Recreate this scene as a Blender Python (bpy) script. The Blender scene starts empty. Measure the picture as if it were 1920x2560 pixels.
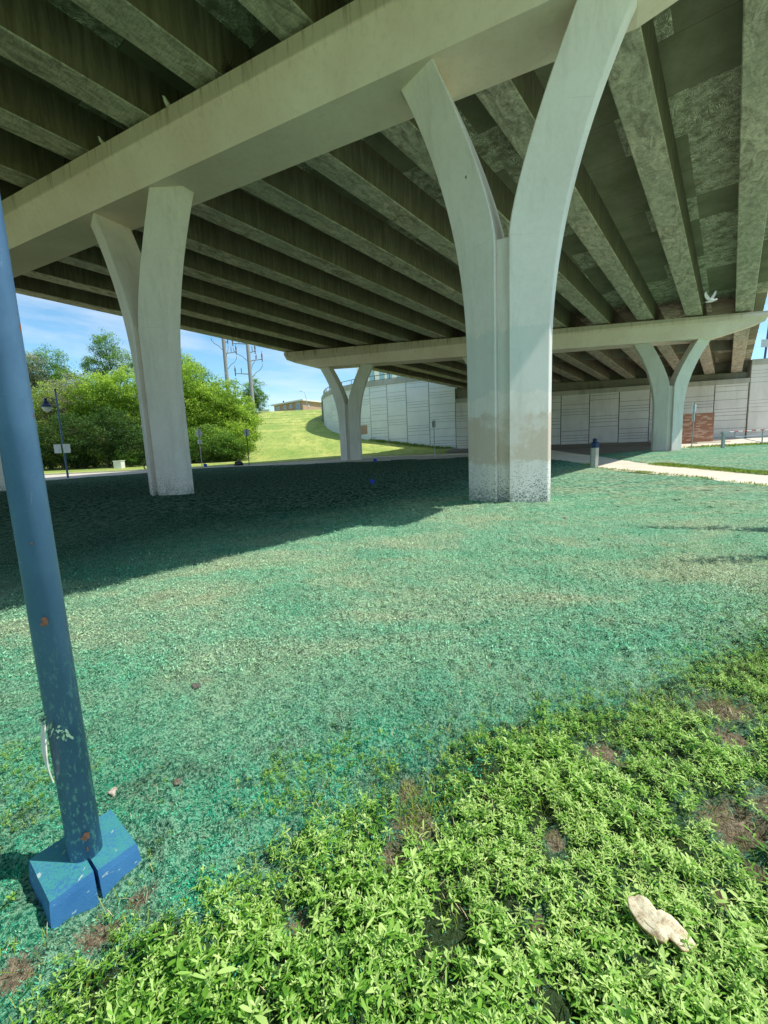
import bpy, math, random
import numpy as np
from mathutils import Vector, noise as mnoise
random.seed(7); rng = np.random.default_rng(7)
D = math.radians
scn = bpy.context.scene
COL = scn.collection

# ------------------------------------------------------------------ camera
FPX, PITCH, ROLL, CAMH = 1112.6, 0.1483, -0.04454, 1.6     # focal length in pixels of a 1920x2560 frame
F_ = np.array([0, math.cos(PITCH), -math.sin(PITCH)])
R0 = np.array([1.0, 0, 0]); U0 = np.cross(R0, F_)
R_ = math.cos(ROLL)*R0 + math.sin(ROLL)*U0
U_ = -math.sin(ROLL)*R0 + math.cos(ROLL)*U0
cam = bpy.data.cameras.new('camera'); cam_o = bpy.data.objects.new('camera', cam); COL.objects.link(cam_o)
cam.sensor_fit = 'HORIZONTAL'; cam.sensor_width = 36; cam.lens = 36*FPX/1920
cam.clip_start = 0.05; cam.clip_end = 3000
from mathutils import Matrix
m = Matrix(((R_[0], U_[0], -F_[0], 0), (R_[1], U_[1], -F_[1], 0), (R_[2], U_[2], -F_[2], CAMH), (0, 0, 0, 1)))
cam_o.matrix_world = m
scn.camera = cam_o

def at(x, y, Y):
    """surveyed point: bearing of a photo pixel taken at northing Y (metres ahead)"""
    d = F_ + (x-960)/FPX*R_ - (y-1280)/FPX*U_
    t = Y/d[1]
    return Vector((d[0]*t, Y, CAMH + d[2]*t))

# ------------------------------------------------------------------ terrain
def base_np(y): return np.interp(y, [14, 36, 58], [0, .26, .7])
def sstep(a, b, x):
    t = np.clip((x-a)/(b-a), 0, 1); return t*t*(3-2*t)
def terrain(x, y):
    x = np.asarray(x, float); y = np.asarray(y, float)
    h = base_np(y)
    xr = np.clip(x, -40, 8)
    foot = 57 + np.clip((xr+10)*0.2, -1, 3)
    hill = np.clip((y-foot)*.2, 0, 9.9)
    hill = np.where(hill < 1, hill*hill*.5+hill*.5, hill)
    hill = hill*(1-sstep(5, 12, x))
    hill = hill*sstep(-75, -35, x)
    return h + hill
def tz(x, y): return float(terrain(x, y))

# ------------------------------------------------------------------ node helpers
class NT:
    def __init__(s, name, rough=.8):
        s.m = bpy.data.materials.new(name); s.m.use_nodes = True
        s.t = s.m.node_tree; s.n = s.t.nodes; s.l = s.t.links
        s.b = s.n['Principled BSDF']; s.b.inputs['Roughness'].default_value = rough
        s.b.inputs['Specular IOR Level'].default_value = .3
        s.out = s.n['Material Output']
        g = s.n.new('ShaderNodeNewGeometry'); s.pos = g.outputs['Position']; s.nor = g.outputs['Normal']
    def lk(s, a, b): s.l.new(a, b)
    def noise(s, scale, detail=4, rough=.6, vec=None, dist=0):
        n = s.n.new('ShaderNodeTexNoise'); n.inputs['Scale'].default_value = scale
        n.inputs['Detail'].default_value = detail; n.inputs['Roughness'].default_value = rough
        n.inputs['Distortion'].default_value = dist
        s.lk(vec or s.pos, n.inputs['Vector']); return n.outputs['Fac']
    def vor(s, scale, vec=None, feat='F1'):
        n = s.n.new('ShaderNodeTexVoronoi'); n.inputs['Scale'].default_value = scale; n.feature = feat
        s.lk(vec or s.pos, n.inputs['Vector']); return n
    def map(s, vec=None, scale=(1, 1, 1), rot=(0, 0, 0), loc=(0, 0, 0)):
        n = s.n.new('ShaderNodeMapping'); n.inputs['Scale'].default_value = scale
        n.inputs['Rotation'].default_value = rot; n.inputs['Location'].default_value = loc
        s.lk(vec or s.pos, n.inputs['Vector']); return n.outputs[0]
    def ramp(s, f, stops, interp='LINEAR'):
        n = s.n.new('ShaderNodeValToRGB'); n.color_ramp.interpolation = interp
        e = n.color_ramp.elements
        while len(e) > 1: e.remove(e[-1])
        for i, (p, c) in enumerate(stops):
            k = e[0] if i == 0 else e.new(p)
            k.position = p; k.color = (c if isinstance(c, tuple) else (c, c, c))+(1,)
        s.lk(f, n.inputs[0]); return n.outputs[0]
    def mix(s, f, a, b, mode='MIX'):
        n = s.n.new('ShaderNodeMix'); n.data_type = 'RGBA'; n.blend_type = mode
        for v, i in ((f, 0), (a, 6), (b, 7)):
            if isinstance(v, (int, float)): n.inputs[i].default_value = v if i == 0 else (v, v, v, 1)
            elif isinstance(v, tuple): n.inputs[i].default_value = v+(1,)
            else: s.lk(v, n.inputs[i])
        return n.outputs[2]
    def math(s, op, a, b=0.0, c=None, clamp=False):
        n = s.n.new('ShaderNodeMath'); n.operation = op; n.use_clamp = clamp
        for i, v in enumerate((a, b, c)):
            if v is None: continue
            if isinstance(v, (int, float)): n.inputs[i].default_value = v
            else: s.lk(v, n.inputs[i])
        return n.outputs[0]
    def rng(s, f, a, b, c=0.0, d=1.0):
        n = s.n.new('ShaderNodeMapRange'); n.inputs[1].default_value = a; n.inputs[2].default_value = b
        n.inputs[3].default_value = c; n.inputs[4].default_value = d; s.lk(f, n.inputs[0]); return n.outputs[0]
    def sep(s, v):
        n = s.n.new('ShaderNodeSeparateXYZ'); s.lk(v, n.inputs[0]); return n.outputs
    def attr(s, name):
        n = s.n.new('ShaderNodeAttribute'); n.attribute_name = name; return n.outputs['Fac']
    def obj(s):
        n = s.n.new('ShaderNodeTexCoord'); return n.outputs['Object']
    def bump(s, h, strength=.4, dist=.02):
        n = s.n.new('ShaderNodeBump'); n.inputs['Strength'].default_value = strength; n.inputs['Distance'].default_value = dist
        s.lk(h, n.inputs['Height']); s.lk(n.outputs[0], s.b.inputs['Normal'])
    def col(s, c):
        if isinstance(c, tuple): s.b.inputs['Base Color'].default_value = c+(1,)
        else: s.lk(c, s.b.inputs['Base Color'])
        return s
def plain(name, c, rough=.6, metal=0, var=.12, sc=6):
    t = NT(name, rough); f = t.noise(sc, 5)
    t.col(t.mix(t.ramp(f, [(.3, 0.), (.7, 1.)]), tuple(v*(1-var) for v in c), tuple(min(1, v*(1+var)) for v in c)))
    t.b.inputs['Metallic'].default_value = metal
    return t.m

# girder frame: u along the girders, v to their right
TH = 0.66824
GD = np.array([math.sin(TH), math.cos(TH), 0]); GP = np.array([math.cos(TH), -math.sin(TH), 0])
def pz(u, v): return 12.4228 - 0.06363*u + 0.004743*v
def UV(u, v, z): p = GD*u + GP*v; return (p[0], p[1], z)

# ------------------------------------------------------------------ materials
def mat_paint(name, c1, c2, patches=False, splat=False, captop=False):
    t = NT(name, .75)
    z = t.sep(t.pos)[2]
    a = t.noise(.7, 6, .65); b = t.noise(9, 6, .7)
    c = t.mix(t.ramp(a, [(.35, 0.), (.68, 1.)]), c1, c2)
    c = t.mix(t.math('MULTIPLY', t.ramp(b, [(.45, 0.), (.75, 1.)]), .22), c, tuple(v*.72 for v in c1))
    v3 = t.map(scale=(1.6, 1.6, .22)); st = t.noise(1.6, 6, .7, v3)
    c = t.mix(t.math('MULTIPLY', t.ramp(st, [(.5, 0.), (.72, 1.)]), .25), c, (.25, .25, .19))
    # tie holes, hairline pour joints and scuffs
    vh = t.vor(1.05, t.map(scale=(1, 1, .8), loc=(.3, .7, .2))); c = t.mix(t.math('MULTIPLY', t.math('LESS_THAN', vh.outputs['Distance'], .030), .8), c, (.10, .09, .07))
    pj = t.math('LESS_THAN', t.math('ABSOLUTE', t.math('SUBTRACT', t.math('FRACT', t.math('MULTIPLY', z, .41)), .5)), .006)
    c = t.mix(t.math('MULTIPLY', t.math('MULTIPLY', pj, t.ramp(t.noise(1.3, 3), [(.5, 0.), (.6, 1.)])), .10), c, (.2, .19, .15))
    sfn = t.ramp(t.noise(3.2, 8, .85, t.map(scale=(1, 1, .5), loc=(5, 5, 5))), [(.60, 0.), (.66, 1.)]); c = t.mix(t.math('MULTIPLY', sfn, .22), c, (.33, .31, .26))
    if patches:
        wob = t.math('MULTIPLY', t.noise(1.2, 7, .75), .9)
        zz = t.math('ADD', z, wob)
        b1 = t.math('MULTIPLY', t.rng(zz, 1.45, 1.55), t.rng(zz, 2.72, 2.62))
        c = t.mix(t.math('MULTIPLY', t.math('MULTIPLY', b1, t.ramp(t.noise(1.1, 6, .7), [(.40, .25), (.52, 1.)])), .8), c, (.62, .48, .37))
        b2 = t.math('MULTIPLY', t.rng(zz, 3.1, 3.13), t.rng(zz, 4.6, 4.55))
        c = t.mix(t.math('MULTIPLY', b2, .5), c, (.60, .63, .60))
    if splat:
        vo = t.vor(26); rr = t.math('MULTIPLY', t.rng(z, .15, 1.7, 1, 0), t.noise(5, 3))
        sp = t.math('LESS_THAN', vo.outputs['Distance'], t.math('MULTIPLY', rr, .80))
        c = t.mix(t.math('MULTIPLY', sp, .85), c, (.075, .11, .08))
        lo = t.math('MULTIPLY', t.rng(z, .05, .5, 1, 0), .8)
        c = t.mix(t.math('MULTIPLY', lo, t.ramp(t.noise(14, 5), [(.4, 0.), (.6, 1.)])), c, (.10, .20, .15))
    t.col(c); t.bump(t.noise(40, 5), .18, .01)
    return t.m
M = {}
M['col'] = mat_paint('painted_concrete_column', (.79, .71, .66), (.87, .80, .76), True, True)
M['col2'] = mat_paint('painted_concrete_column_b', (.77, .68, .62), (.85, .77, .71), False, True)
M['colfar'] = mat_paint('painted_concrete_column_far', (.70, .66, .61), (.78, .75, .70), False, False)
def mat_cap():
    t = NT('painted_concrete_cap', .75)
    o = t.obj(); xyz = t.sep(o)
    a = t.noise(.5, 5); b = t.noise(7, 6, .7)
    c = t.mix(t.ramp(a, [(.35, 0.), (.68, 1.)]), (.80, .63, .54), (.90, .76, .67))
    # top band: stained and streaked from the bearing shelf
    band = t.rng(xyz[2], -.5, -.44, 0, 1)
    c = t.mix(t.math('MULTIPLY', band, .55), c, (.36, .33, .25))
    st = t.noise(1.0, 6, .75, t.map(o, scale=(5, 5, .35)))
    fade = t.math('POWER', t.rng(xyz[2], -.95, .15, 0, 1), 1.6)
    s = t.math('MULTIPLY', t.ramp(st, [(.53, 0.), (.60, 1.)]), fade)
    c = t.mix(t.math('MULTIPLY', s, .75), c, (.12, .10, .06))
    c = t.mix(t.math('MULTIPLY', t.ramp(b, [(.5, 0.), (.75, 1.)]), .2), c, (.3, .3, .23))
    t.col(c); t.bump(b, .12, .01); return t.m
M['cap'] = mat_cap()
def mat_girder():
    t = NT('girder_concrete', .9)
    loc = t.map(rot=(0, 0, TH))        # long axis of the girder -> Y
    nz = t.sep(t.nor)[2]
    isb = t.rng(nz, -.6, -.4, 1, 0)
    # sides: occlusion between girders put into the dark base colour, plus runoff streaks
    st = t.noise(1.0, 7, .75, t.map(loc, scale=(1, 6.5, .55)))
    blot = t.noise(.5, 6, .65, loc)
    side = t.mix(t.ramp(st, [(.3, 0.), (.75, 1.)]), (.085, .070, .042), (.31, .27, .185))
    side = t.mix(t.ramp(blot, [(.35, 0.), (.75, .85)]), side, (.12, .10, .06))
    # undersides: base colour lightened for the under-deck light, cloudy with cross marks
    m1 = t.noise(1.3, 8, .75, t.map(loc, scale=(2.2, .9, 1)), 1.2); m2 = t.noise(9, 7, .8, t.map(loc, scale=(.6, 2.4, 1)), .8); m3 = t.noise(.25, 4, .6, loc)
    bot = t.mix(t.ramp(m1, [(.38, 0.), (.62, 1.)]), (.24, .205, .155), (.74, .66, .55))
    bot = t.mix(t.ramp(m3, [(.4, 0.), (.65, .5)]), bot, (.38, .39, .31))
    bot = t.mix(t.math('MULTIPLY', t.ramp(m2, [(.48, 0.), (.62, 1.)]), .6), bot, (.13, .125, .09))
    m4 = t.noise(3.5, 8, .85, t.map(loc, scale=(1, 1.8, 1), loc=(4, 4, 4)), 1.0); bot = t.mix(t.math('MULTIPLY', t.ramp(m4, [(.56, 0.), (.66, 1.)]), .5), bot, (.80, .77, .66))
    vo = t.vor(5.5, loc); pit = t.math('MULTIPLY', t.math('LESS_THAN', vo.outputs['Distance'], .05), .7)
    bot = t.mix(pit, bot, (.05, .05, .04))
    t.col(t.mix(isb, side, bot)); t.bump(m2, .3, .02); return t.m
M['girder'] = mat_girder()
def mat_slab():
    t = NT('deck_soffit_concrete', .9)
    loc = t.map(rot=(0, 0, TH))
    # plywood formwork sheets, each with its own printed grain
    sc = t.map(loc, scale=(.5, .42, 0)); vo = t.vor(1, sc); 
    br = t.n.new('ShaderNodeTexWhiteNoise'); br.noise_dimensions = '3D'
    fl = t.n.new('ShaderNodeVectorMath'); fl.operation = 'FLOOR'; t.lk(sc, fl.inputs[0]); t.lk(fl.outputs[0], br.inputs['Vector'])
    sel = t.math('GREATER_THAN', br.outputs['Value'], .55)
    warp = t.noise(.9, 3, .5, t.map(loc, scale=(1.6, .8, 1)), 2.0)
    w = t.math('SINE', t.math('MULTIPLY', warp, 150)); w = t.math('ADD', t.math('MULTIPLY', w, .5), .5)
    w = t.math('MULTIPLY', w, t.ramp(t.noise(2.5, 5, .7, loc), [(.38, 0.), (.58, 1.)]))
    g = t.mix(t.ramp(t.noise(.6, 6, .7, loc), [(.35, 0.), (.7, 1.)]), (.16, .155, .10), (.26, .25, .175))
    g = t.mix(t.math('MULTIPLY', t.math('MULTIPLY', w, sel), .95), g, (.80, .78, .62))
    fr = t.n.new('ShaderNodeVectorMath'); fr.operation = 'FRACTION'; t.lk(sc, fr.inputs[0]); f3 = t.sep(fr.outputs[0])
    ed = t.math('LESS_THAN', f3[1], .012)
    g = t.mix(t.math('MULTIPLY', ed, .6), g, (.06, .06, .04))
    t.col(g); t.bump(w, .3, .01); return t.m
M['slab'] = mat_slab()
def mat_wall(name, c1, c2, stain=.5):
    t = NT(name, .85)
    a = t.noise(.35, 5, .6); b = t.noise(5, 7, .75); st = t.noise(1, 6, .7, t.map(scale=(.8, .8, .12)))
    c = t.mix(t.ramp(a, [(.35, 0.), (.65, 1.)]), c1, c2)
    c = t.mix(t.math('MULTIPLY', t.ramp(st, [(.48, 0.), (.7, 1.)]), stain), c, tuple(v*.55 for v in c1))
    c = t.mix(t.math('MULTIPLY', t.ramp(b, [(.5, 0.), (.7, 1.)]), .18), c, tuple(v*.7 for v in c1))
    t.col(c); t.bump(b, .2, .02); return t.m
M['panelL'] = mat_wall('wall_panel_white', (.80, .82, .85), (.88, .90, .92), .08)
M['panelA'] = mat_wall('wall_panel_concrete', (.68, .65, .60), (.80, .77, .72), .35)
M['coping'] = mat_wall('coping_concrete', (.40, .39, .33), (.52, .50, .44), .6)
M['joint'] = plain('dark_joint', (.05, .05, .045), .95)
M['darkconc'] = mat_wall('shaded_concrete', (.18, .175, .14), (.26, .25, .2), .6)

def mat_mulch(name, leafy=False):
    t = NT(name, 1.0); t.b.inputs['Specular IOR Level'].default_value = 0
    p = t.sep(t.pos)
    big = t.noise(.5, 7, .72, t.map(scale=(.7, 1.3, 1)), .6); big2 = t.noise(.9, 5, .65, t.map(loc=(13, 5, 0))); mid = t.noise(5, 6, .7)
    teal, mint, straw, soil = (.006, .47, .27), (.32, .70, .42), (.74, .70, .42), (.05, .04, .028)
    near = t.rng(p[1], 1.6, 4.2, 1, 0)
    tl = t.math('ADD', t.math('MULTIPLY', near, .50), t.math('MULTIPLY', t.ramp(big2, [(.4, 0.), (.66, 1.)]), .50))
    # deck shade painted into the mulch colour: darker, deeper teal below the deck
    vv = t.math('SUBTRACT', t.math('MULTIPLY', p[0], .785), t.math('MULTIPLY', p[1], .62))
    deck_shade = t.rng(t.math('ADD', vv, t.math('MULTIPLY', t.noise(.25, 3), 3)), -4.3, -7.5, 0, 1)
    tl = t.math('ADD', t.math('ADD', tl, t.rng(p[1], 22, 30, 0, .4)), t.math('MULTIPLY', deck_shade, .8), clamp=True)
    c = t.mix(tl, mint, teal)
    c = t.mix(t.math('MULTIPLY', t.ramp(big, [(.45, 0.), (.62, 1.)]), t.math('MULTIPLY', t.rng(p[1], 2.0, 3.6, .05, .62), t.rng(deck_shade, 0, 1, 1, .3))), c, straw)
    c = t.mix(t.math('MULTIPLY', t.ramp(mid, [(.45, 0.), (.75, 1.)]), .30), c, (.42, .52, .28))
    c = t.mix(deck_shade, c, t.mix(.92, c, (.001, .045, .030)))
    c = t.mix(t.math('MULTIPLY', t.ramp(t.noise(1.1, 5, .7, t.map(scale=(1, 2.2, 1), loc=(7, 1, 0))), [(.52, 0.), (.66, 1.)]), .35), c, t.mix(.5, c, (.05, .10, .07)))
    # close to the path of the sprayer: vivid wet clumps next to thin dark ones
    nc = t.rng(p[1], 1.9, 2.7, 1, 0); bl = t.noise(2.6, 6, .75, t.map(loc=(8, 2, 0)))
    c = t.mix(t.math('MULTIPLY', nc, t.ramp(bl, [(.50, 0.), (.60, .75)])), c, (.0, .52, .29))
    c = t.mix(t.math('MULTIPLY', nc, t.ramp(bl, [(.40, .70), (.50, 0.)])), c, (.03, .09, .06))
    if leafy:
        k = t.attr('tint'); c = t.mix(t.rng(k, 0, .10, .8, 0), c, soil); c = t.mix(t.rng(k, .80, 1, 0, .25), c, (.70, .85, .50))
        hv = t.n.new('ShaderNodeHueSaturation'); t.lk(t.rng(k, 0, 1, .55, 1.2), hv.inputs['Value']); t.lk(c, hv.inputs['Color']); c = hv.outputs[0]
    else:
        # fibre flecks, with the grain size following the distance the eye can resolve them at on site
        f1 = t.noise(60, 3, .8); f2 = t.noise(24, 5, .85); f3 = t.noise(9, 6, .85, t.map(scale=(1, .6, 1)))
        far = t.rng(p[1], 6, 14, 0, 1); ff = t.mix(far, f1, f3)
        fl = t.ramp(ff, [(.44, 0.), (.56, 1.)])
        c = t.mix(fl, t.mix(.66, c, (.006, .045, .03)), t.mix(.30, c, (.72, .92, .62)))
        holes = t.ramp(t.mix(far, f2, t.noise(6, 6, .85, t.map(scale=(.8, 1, 1), loc=(3, 3, 3)))), [(.30, 1.), (.42, 0.)])
        c = t.mix(t.math('MULTIPLY', holes, .85), c, soil)
        # disturbed, darker clods between near column and path
        cl = t.math('MULTIPLY', t.ramp(t.noise(2.3, 6, .75, t.map(scale=(1, 1.6, 1), loc=(2, 0, 0))), [(.58, 0.), (.63, 1.)]), t.math('MULTIPLY', t.rng(p[0], 3.6, 5.2, 0, 1), t.math('MULTIPLY', t.rng(p[1], 7, 8.5, 0, 1), t.rng(p[1], 15, 18, 1, 0))))
        c = t.mix(t.math('MULTIPLY', cl, .9), c, (.05, .045, .035))
        sd = t.math('MULTIPLY', t.ramp(t.noise(1.7, 6, .7, t.map(loc=(3, 9, 0))), [(.60, 0.), (.70, 1.)]), t.math('MULTIPLY', t.attr('soil'), .6))
        sd = t.math('MAXIMUM', sd, t.math('MULTIPLY', t.attr('bare'), .8))
        sc = t.mix(t.ramp(t.noise(55, 6, .85), [(.38, 0.), (.6, 1.)]), (.05, .045, .03), (.50, .41, .27))
        c = t.mix(t.ramp(t.math('ADD', sd, t.math('MULTIPLY', t.math('SUBTRACT', f2, .5), 2.4)), [(.35, 0.), (.6, 1.)]), c, sc)
        c = t.mix(t.math('MULTIPLY', t.attr('weedy'), .9), c, (.05, .075, .022))
        h = t.math('ADD', t.math('MULTIPLY', f1, .6), t.math('ADD', t.math('MULTIPLY', f2, 1.2), t.math('MULTIPLY', t.math('MULTIPLY', f3, far), 4)))
        t.bump(h, .9, .045)
    t.col(c)
    return t.m
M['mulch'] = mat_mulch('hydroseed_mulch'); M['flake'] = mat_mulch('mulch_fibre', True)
def mat_grass():
    t = NT('lawn', .9)
    a = t.noise(.12, 5, .6); b = t.noise(.7, 7, .78, t.map(scale=(1.3, .5, 2)), .8); c3 = t.noise(9, 5, .8, t.map(scale=(1, .3, 1)))
    c = t.mix(t.ramp(a, [(.36, 0.), (.62, 1.)]), (.17, .32, .035), (.52, .54, .13))
    c = t.mix(t.math('MULTIPLY', t.ramp(b, [(.44, 0.), (.58, 1.)]), .75), c, (.10, .24, .025))
    c = t.mix(t.math('MULTIPLY', t.ramp(c3, [(.4, 0.), (.62, 1.)]), .45), c, (.66, .62, .24))
    # mower tracks across the slope
    z = t.sep(t.pos)[2]
    w = t.math('SINE', t.math('ADD', t.math('MULTIPLY', z, 9), t.math('MULTIPLY', t.noise(.25, 3), 8)))
    c = t.mix(t.math('MULTIPLY', t.rng(w, .75, 1, 0, .45), t.rng(z, 4, 7, 0, 1)), c, (.05, .12, .015))
    t.col(c); t.bump(c3, .8, .12); return t.m
M['grass'] = mat_grass()
def mat_conc(name, c1, c2, sc=1.0, crack=True):
    t = NT(name, .9)
    a = t.noise(.5*sc, 6, .7); b = t.noise(14*sc, 6, .8)
    c = t.mix(t.ramp(a, [(.35, 0.), (.65, 1.)]), c1, c2)
    c = t.mix(t.math('MULTIPLY', t.ramp(b, [(.45, 0.), (.7, 1.)]), .3), c, tuple(v*.6 for v in c1))
    t.col(c); t.bump(b, .25, .01); return t.m
M['path'] = mat_conc('path_concrete', (.66, .58, .46), (.80, .72, .58))
M['road'] = mat_conc('road_surface', (.56, .50, .41), (.68, .62, .52), .4)
M['shade_pave'] = mat_conc('shaded_pavement', (.17, .14, .11), (.27, .235, .185), .5)  # shade under the deck put into a darker pavement colour
def mat_blue():
    t = NT('blue_pole_paint', .42)
    a = t.noise(3, 5); s = t.noise(1, 7, .8, t.map(scale=(30, 30, 5)))
    c = t.mix(t.ramp(a, [(.35, 0.), (.65, 1.)]), (.075, .155, .285), (.11, .21, .36))
    c = t.mix(t.math('MULTIPLY', t.ramp(s, [(.62, 0.), (.70, 1.)]), .5), c, (.35, .5, .62))
    sc_ = t.ramp(t.noise(2.2, 6, .9, t.map(scale=(9, 9, 60), rot=(.35, .2, 0))), [(.64, 0.), (.67, 1.)]); c = t.mix(t.math('MULTIPLY', sc_, .55), c, (.50, .62, .70))
    gr = t.ramp(t.noise(5, 6, .8, t.map(scale=(1, 1, .35))), [(.48, 0.), (.66, 1.)]); c = t.mix(t.math('MULTIPLY', gr, .5), c, (.05, .13, .26))
    # flecks of dried mulch near the foot
    z = t.sep(t.pos)[2]
    fl = t.noise(70, 3, .7, t.map(scale=(1, 1, .45)))
    k = t.math('MULTIPLY', t.ramp(fl, [(.56, 0.), (.60, 1.)]), t.rng(z, .30, 1.1, .9, 0))
    c = t.mix(k, c, (.25, .50, .45))
    vo = t.vor(4.2, t.map(loc=(.3, .1, .37))); ru = t.math('LESS_THAN', t.math('ADD', vo.outputs['Distance'], t.math('MULTIPLY', t.noise(40), .06)), .10)
    c = t.mix(ru, c, (.30, .10, .045))
    t.col(c); t.bump(t.noise(160, 2), .06, .002); t.b.inputs['Specular IOR Level'].default_value = .5
    return t.m
M['blue'] = mat_blue()
def mat_bluebox():
    t = NT('blue_box_paint', .55)
    a = t.noise(6, 5); c = t.mix(t.ramp(a, [(.35, 0.), (.65, 1.)]), (.035, .15, .34), (.06, .21, .42))
    nz = t.sep(t.nor)[2]
    fl = t.noise(130, 5, .85); k = t.math('ADD', t.rng(nz, .2, .8, .18, .67), t.math('MULTIPLY', t.noise(9, 4), .5))
    k = t.math('GREATER_THAN', k, t.math('MULTIPLY', fl, 1.75))
    c = t.mix(t.math('MULTIPLY', k, .8), c, (.06, .32, .26))
    s = t.ramp(t.noise(48, 2, .5, t.map(scale=(1, .35, 1), loc=(4, 4, 4))), [(.68, 0.), (.72, 1.)])
    c = t.mix(t.math('MULTIPLY', s, .7), c, (.5, .62, .55))
    t.col(c); t.bump(fl, .4, .006); return t.m
M['bluebox'] = mat_bluebox()
def mat_leaf(name, c1, c2, c3, sc=1.2, trans=.3, attr=None):
    t = NT(name, .55)
    if attr: f = t.attr(attr)
    else: f = t.noise(sc, 4, .7)
    c = t.ramp(f, [(.15, c1), (.5, c2), (.85, c3)])
    t.col(c)
    tr = t.n.new('ShaderNodeBsdfTranslucent'); t.lk(c, tr.inputs[0])
    mx = t.n.new('ShaderNodeMixShader'); mx.inputs[0].default_value = trans
    t.lk(t.b.outputs[0], mx.inputs[1]); t.lk(tr.outputs[0], mx.inputs[2]); t.lk(mx.outputs[0], t.out.inputs[0])
    return t.m
M['weed'] = mat_leaf('weed_leaf', (.04, .16, .015), (.23, .49, .055), (.60, .79, .26), attr='tint', trans=.28)
M['tuft'] = mat_leaf('grass_blade', (.10, .20, .02), (.24, .38, .03), (.42, .48, .12), attr='tint', trans=.3)
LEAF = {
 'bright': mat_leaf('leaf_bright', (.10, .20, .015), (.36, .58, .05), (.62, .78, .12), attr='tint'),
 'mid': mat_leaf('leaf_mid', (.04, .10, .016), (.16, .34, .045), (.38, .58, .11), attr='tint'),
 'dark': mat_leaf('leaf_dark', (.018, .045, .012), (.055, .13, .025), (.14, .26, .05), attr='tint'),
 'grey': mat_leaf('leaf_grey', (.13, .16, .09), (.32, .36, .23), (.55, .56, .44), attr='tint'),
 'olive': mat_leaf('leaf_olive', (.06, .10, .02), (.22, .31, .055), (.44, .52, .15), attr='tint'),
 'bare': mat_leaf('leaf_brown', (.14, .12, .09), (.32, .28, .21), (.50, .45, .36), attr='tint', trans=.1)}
M['bark'] = plain('bark', (.14, .11, .085), .9, 0, .35, 8)
M['steel'] = plain('galvanised_steel', (.36, .38, .39), .45, .6, .12)
M['grey'] = plain('grey_metal', (.40, .42, .43), .5, .2)
M['darkmetal'] = plain('dark_metal', (.05, .06, .075), .5, .3)
M['navy'] = plain('navy_paint', (.012, .03, .085), .35, 0, .2)
M['white'] = plain('white_paint', (.75, .75, .72), .5)
M['signback'] = plain('sign_back_metal', (.52, .54, .55), .4, .3)
M['red'] = plain('red_paint', (.45, .04, .03), .5)
M['yellow'] = plain('yellow_paint', (.65, .38, .03), .5)
M['blueflag'] = plain('blue_flag_plastic', (.012, .06, .42), .5)
M['post'] = plain('bollard_post', (.42, .43, .39), .7, 0, .18, 12)
M['poleg'] = plain('transmission_pole_grey', (.30, .30, .30), .7)
M['insul'] = plain('insulator', (.16, .13, .13), .4)
M['glasslamp'] = plain('lamp_globe', (.75, .76, .74), .15)
M['rock'] = plain('rock', (.33, .28, .23), .9, 0, .4, 30)
M['feather'] = plain('white_feathers', (.75, .74, .70), .8)
M['featherg'] = plain('grey_feathers', (.22, .23, .25), .8)
M['twig'] = plain('nest_twigs', (.05, .04, .03), .95)
M['roof'] = plain('white_roof', (.72, .72, .70), .6)
M['black'] = plain('black_plastic', (.015, .015, .018), .4)
M['bark2'] = plain('peeling_strip', (.88, .78, .70), .8, 0, .2, 20)
def mat_brick(name, a, b, mortar, light=False):
    t = NT(name, .9); br = t.n.new('ShaderNodeTexBrick'); t.lk(t.obj(), br.inputs['Vector'])
    br.inputs['Color1'].default_value = a+(1,); br.inputs['Color2'].default_value = b+(1,); br.inputs['Mortar'].default_value = mortar+(1,)
    br.inputs['Scale'].default_value = 1.0; br.inputs['Brick Width'].default_value = .4 if light else .3; br.inputs['Row Height'].default_value = .13 if light else .1
    br.inputs['Mortar Size'].default_value = .008; br.inputs['Bias'].default_value = -.5 if light else 0
    t.lk(br.outputs[0], t.b.inputs['Base Color']); return t.m
M['brick'] = mat_brick('patterned_brick', (.30, .14, .09), (.74, .56, .44), (.34, .20, .14), True)
M['brick2'] = mat_brick('tan_brick', (.42, .24, .16), (.48, .29, .20), (.5, .4, .33))
def mat_bread():
    t = NT('bread', .85); f = t.noise(38, 5, .8); g = t.noise(12, 3)
    c = t.mix(t.ramp(f, [(.35, 0.), (.55, 1.)]), (.40, .29, .16), (.84, .74, .52))
    nz = t.sep(t.nor)[2]; c = t.mix(t.rng(nz, .3, .75, .85, 0), c, (.50, .23, .06))
    t.col(c); t.bump(f, .6, .004); return t.m
M['bread'] = mat_bread()
def mat_glass():
    t = NT('window_glass', .1); t.col((.12, .18, .24)); t.b.inputs['Specular IOR Level'].default_value = 1; return t.m
M['glass'] = mat_glass()
M['bglass'] = plain('tower_glass', (.33, .55, .72), .15)

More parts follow.
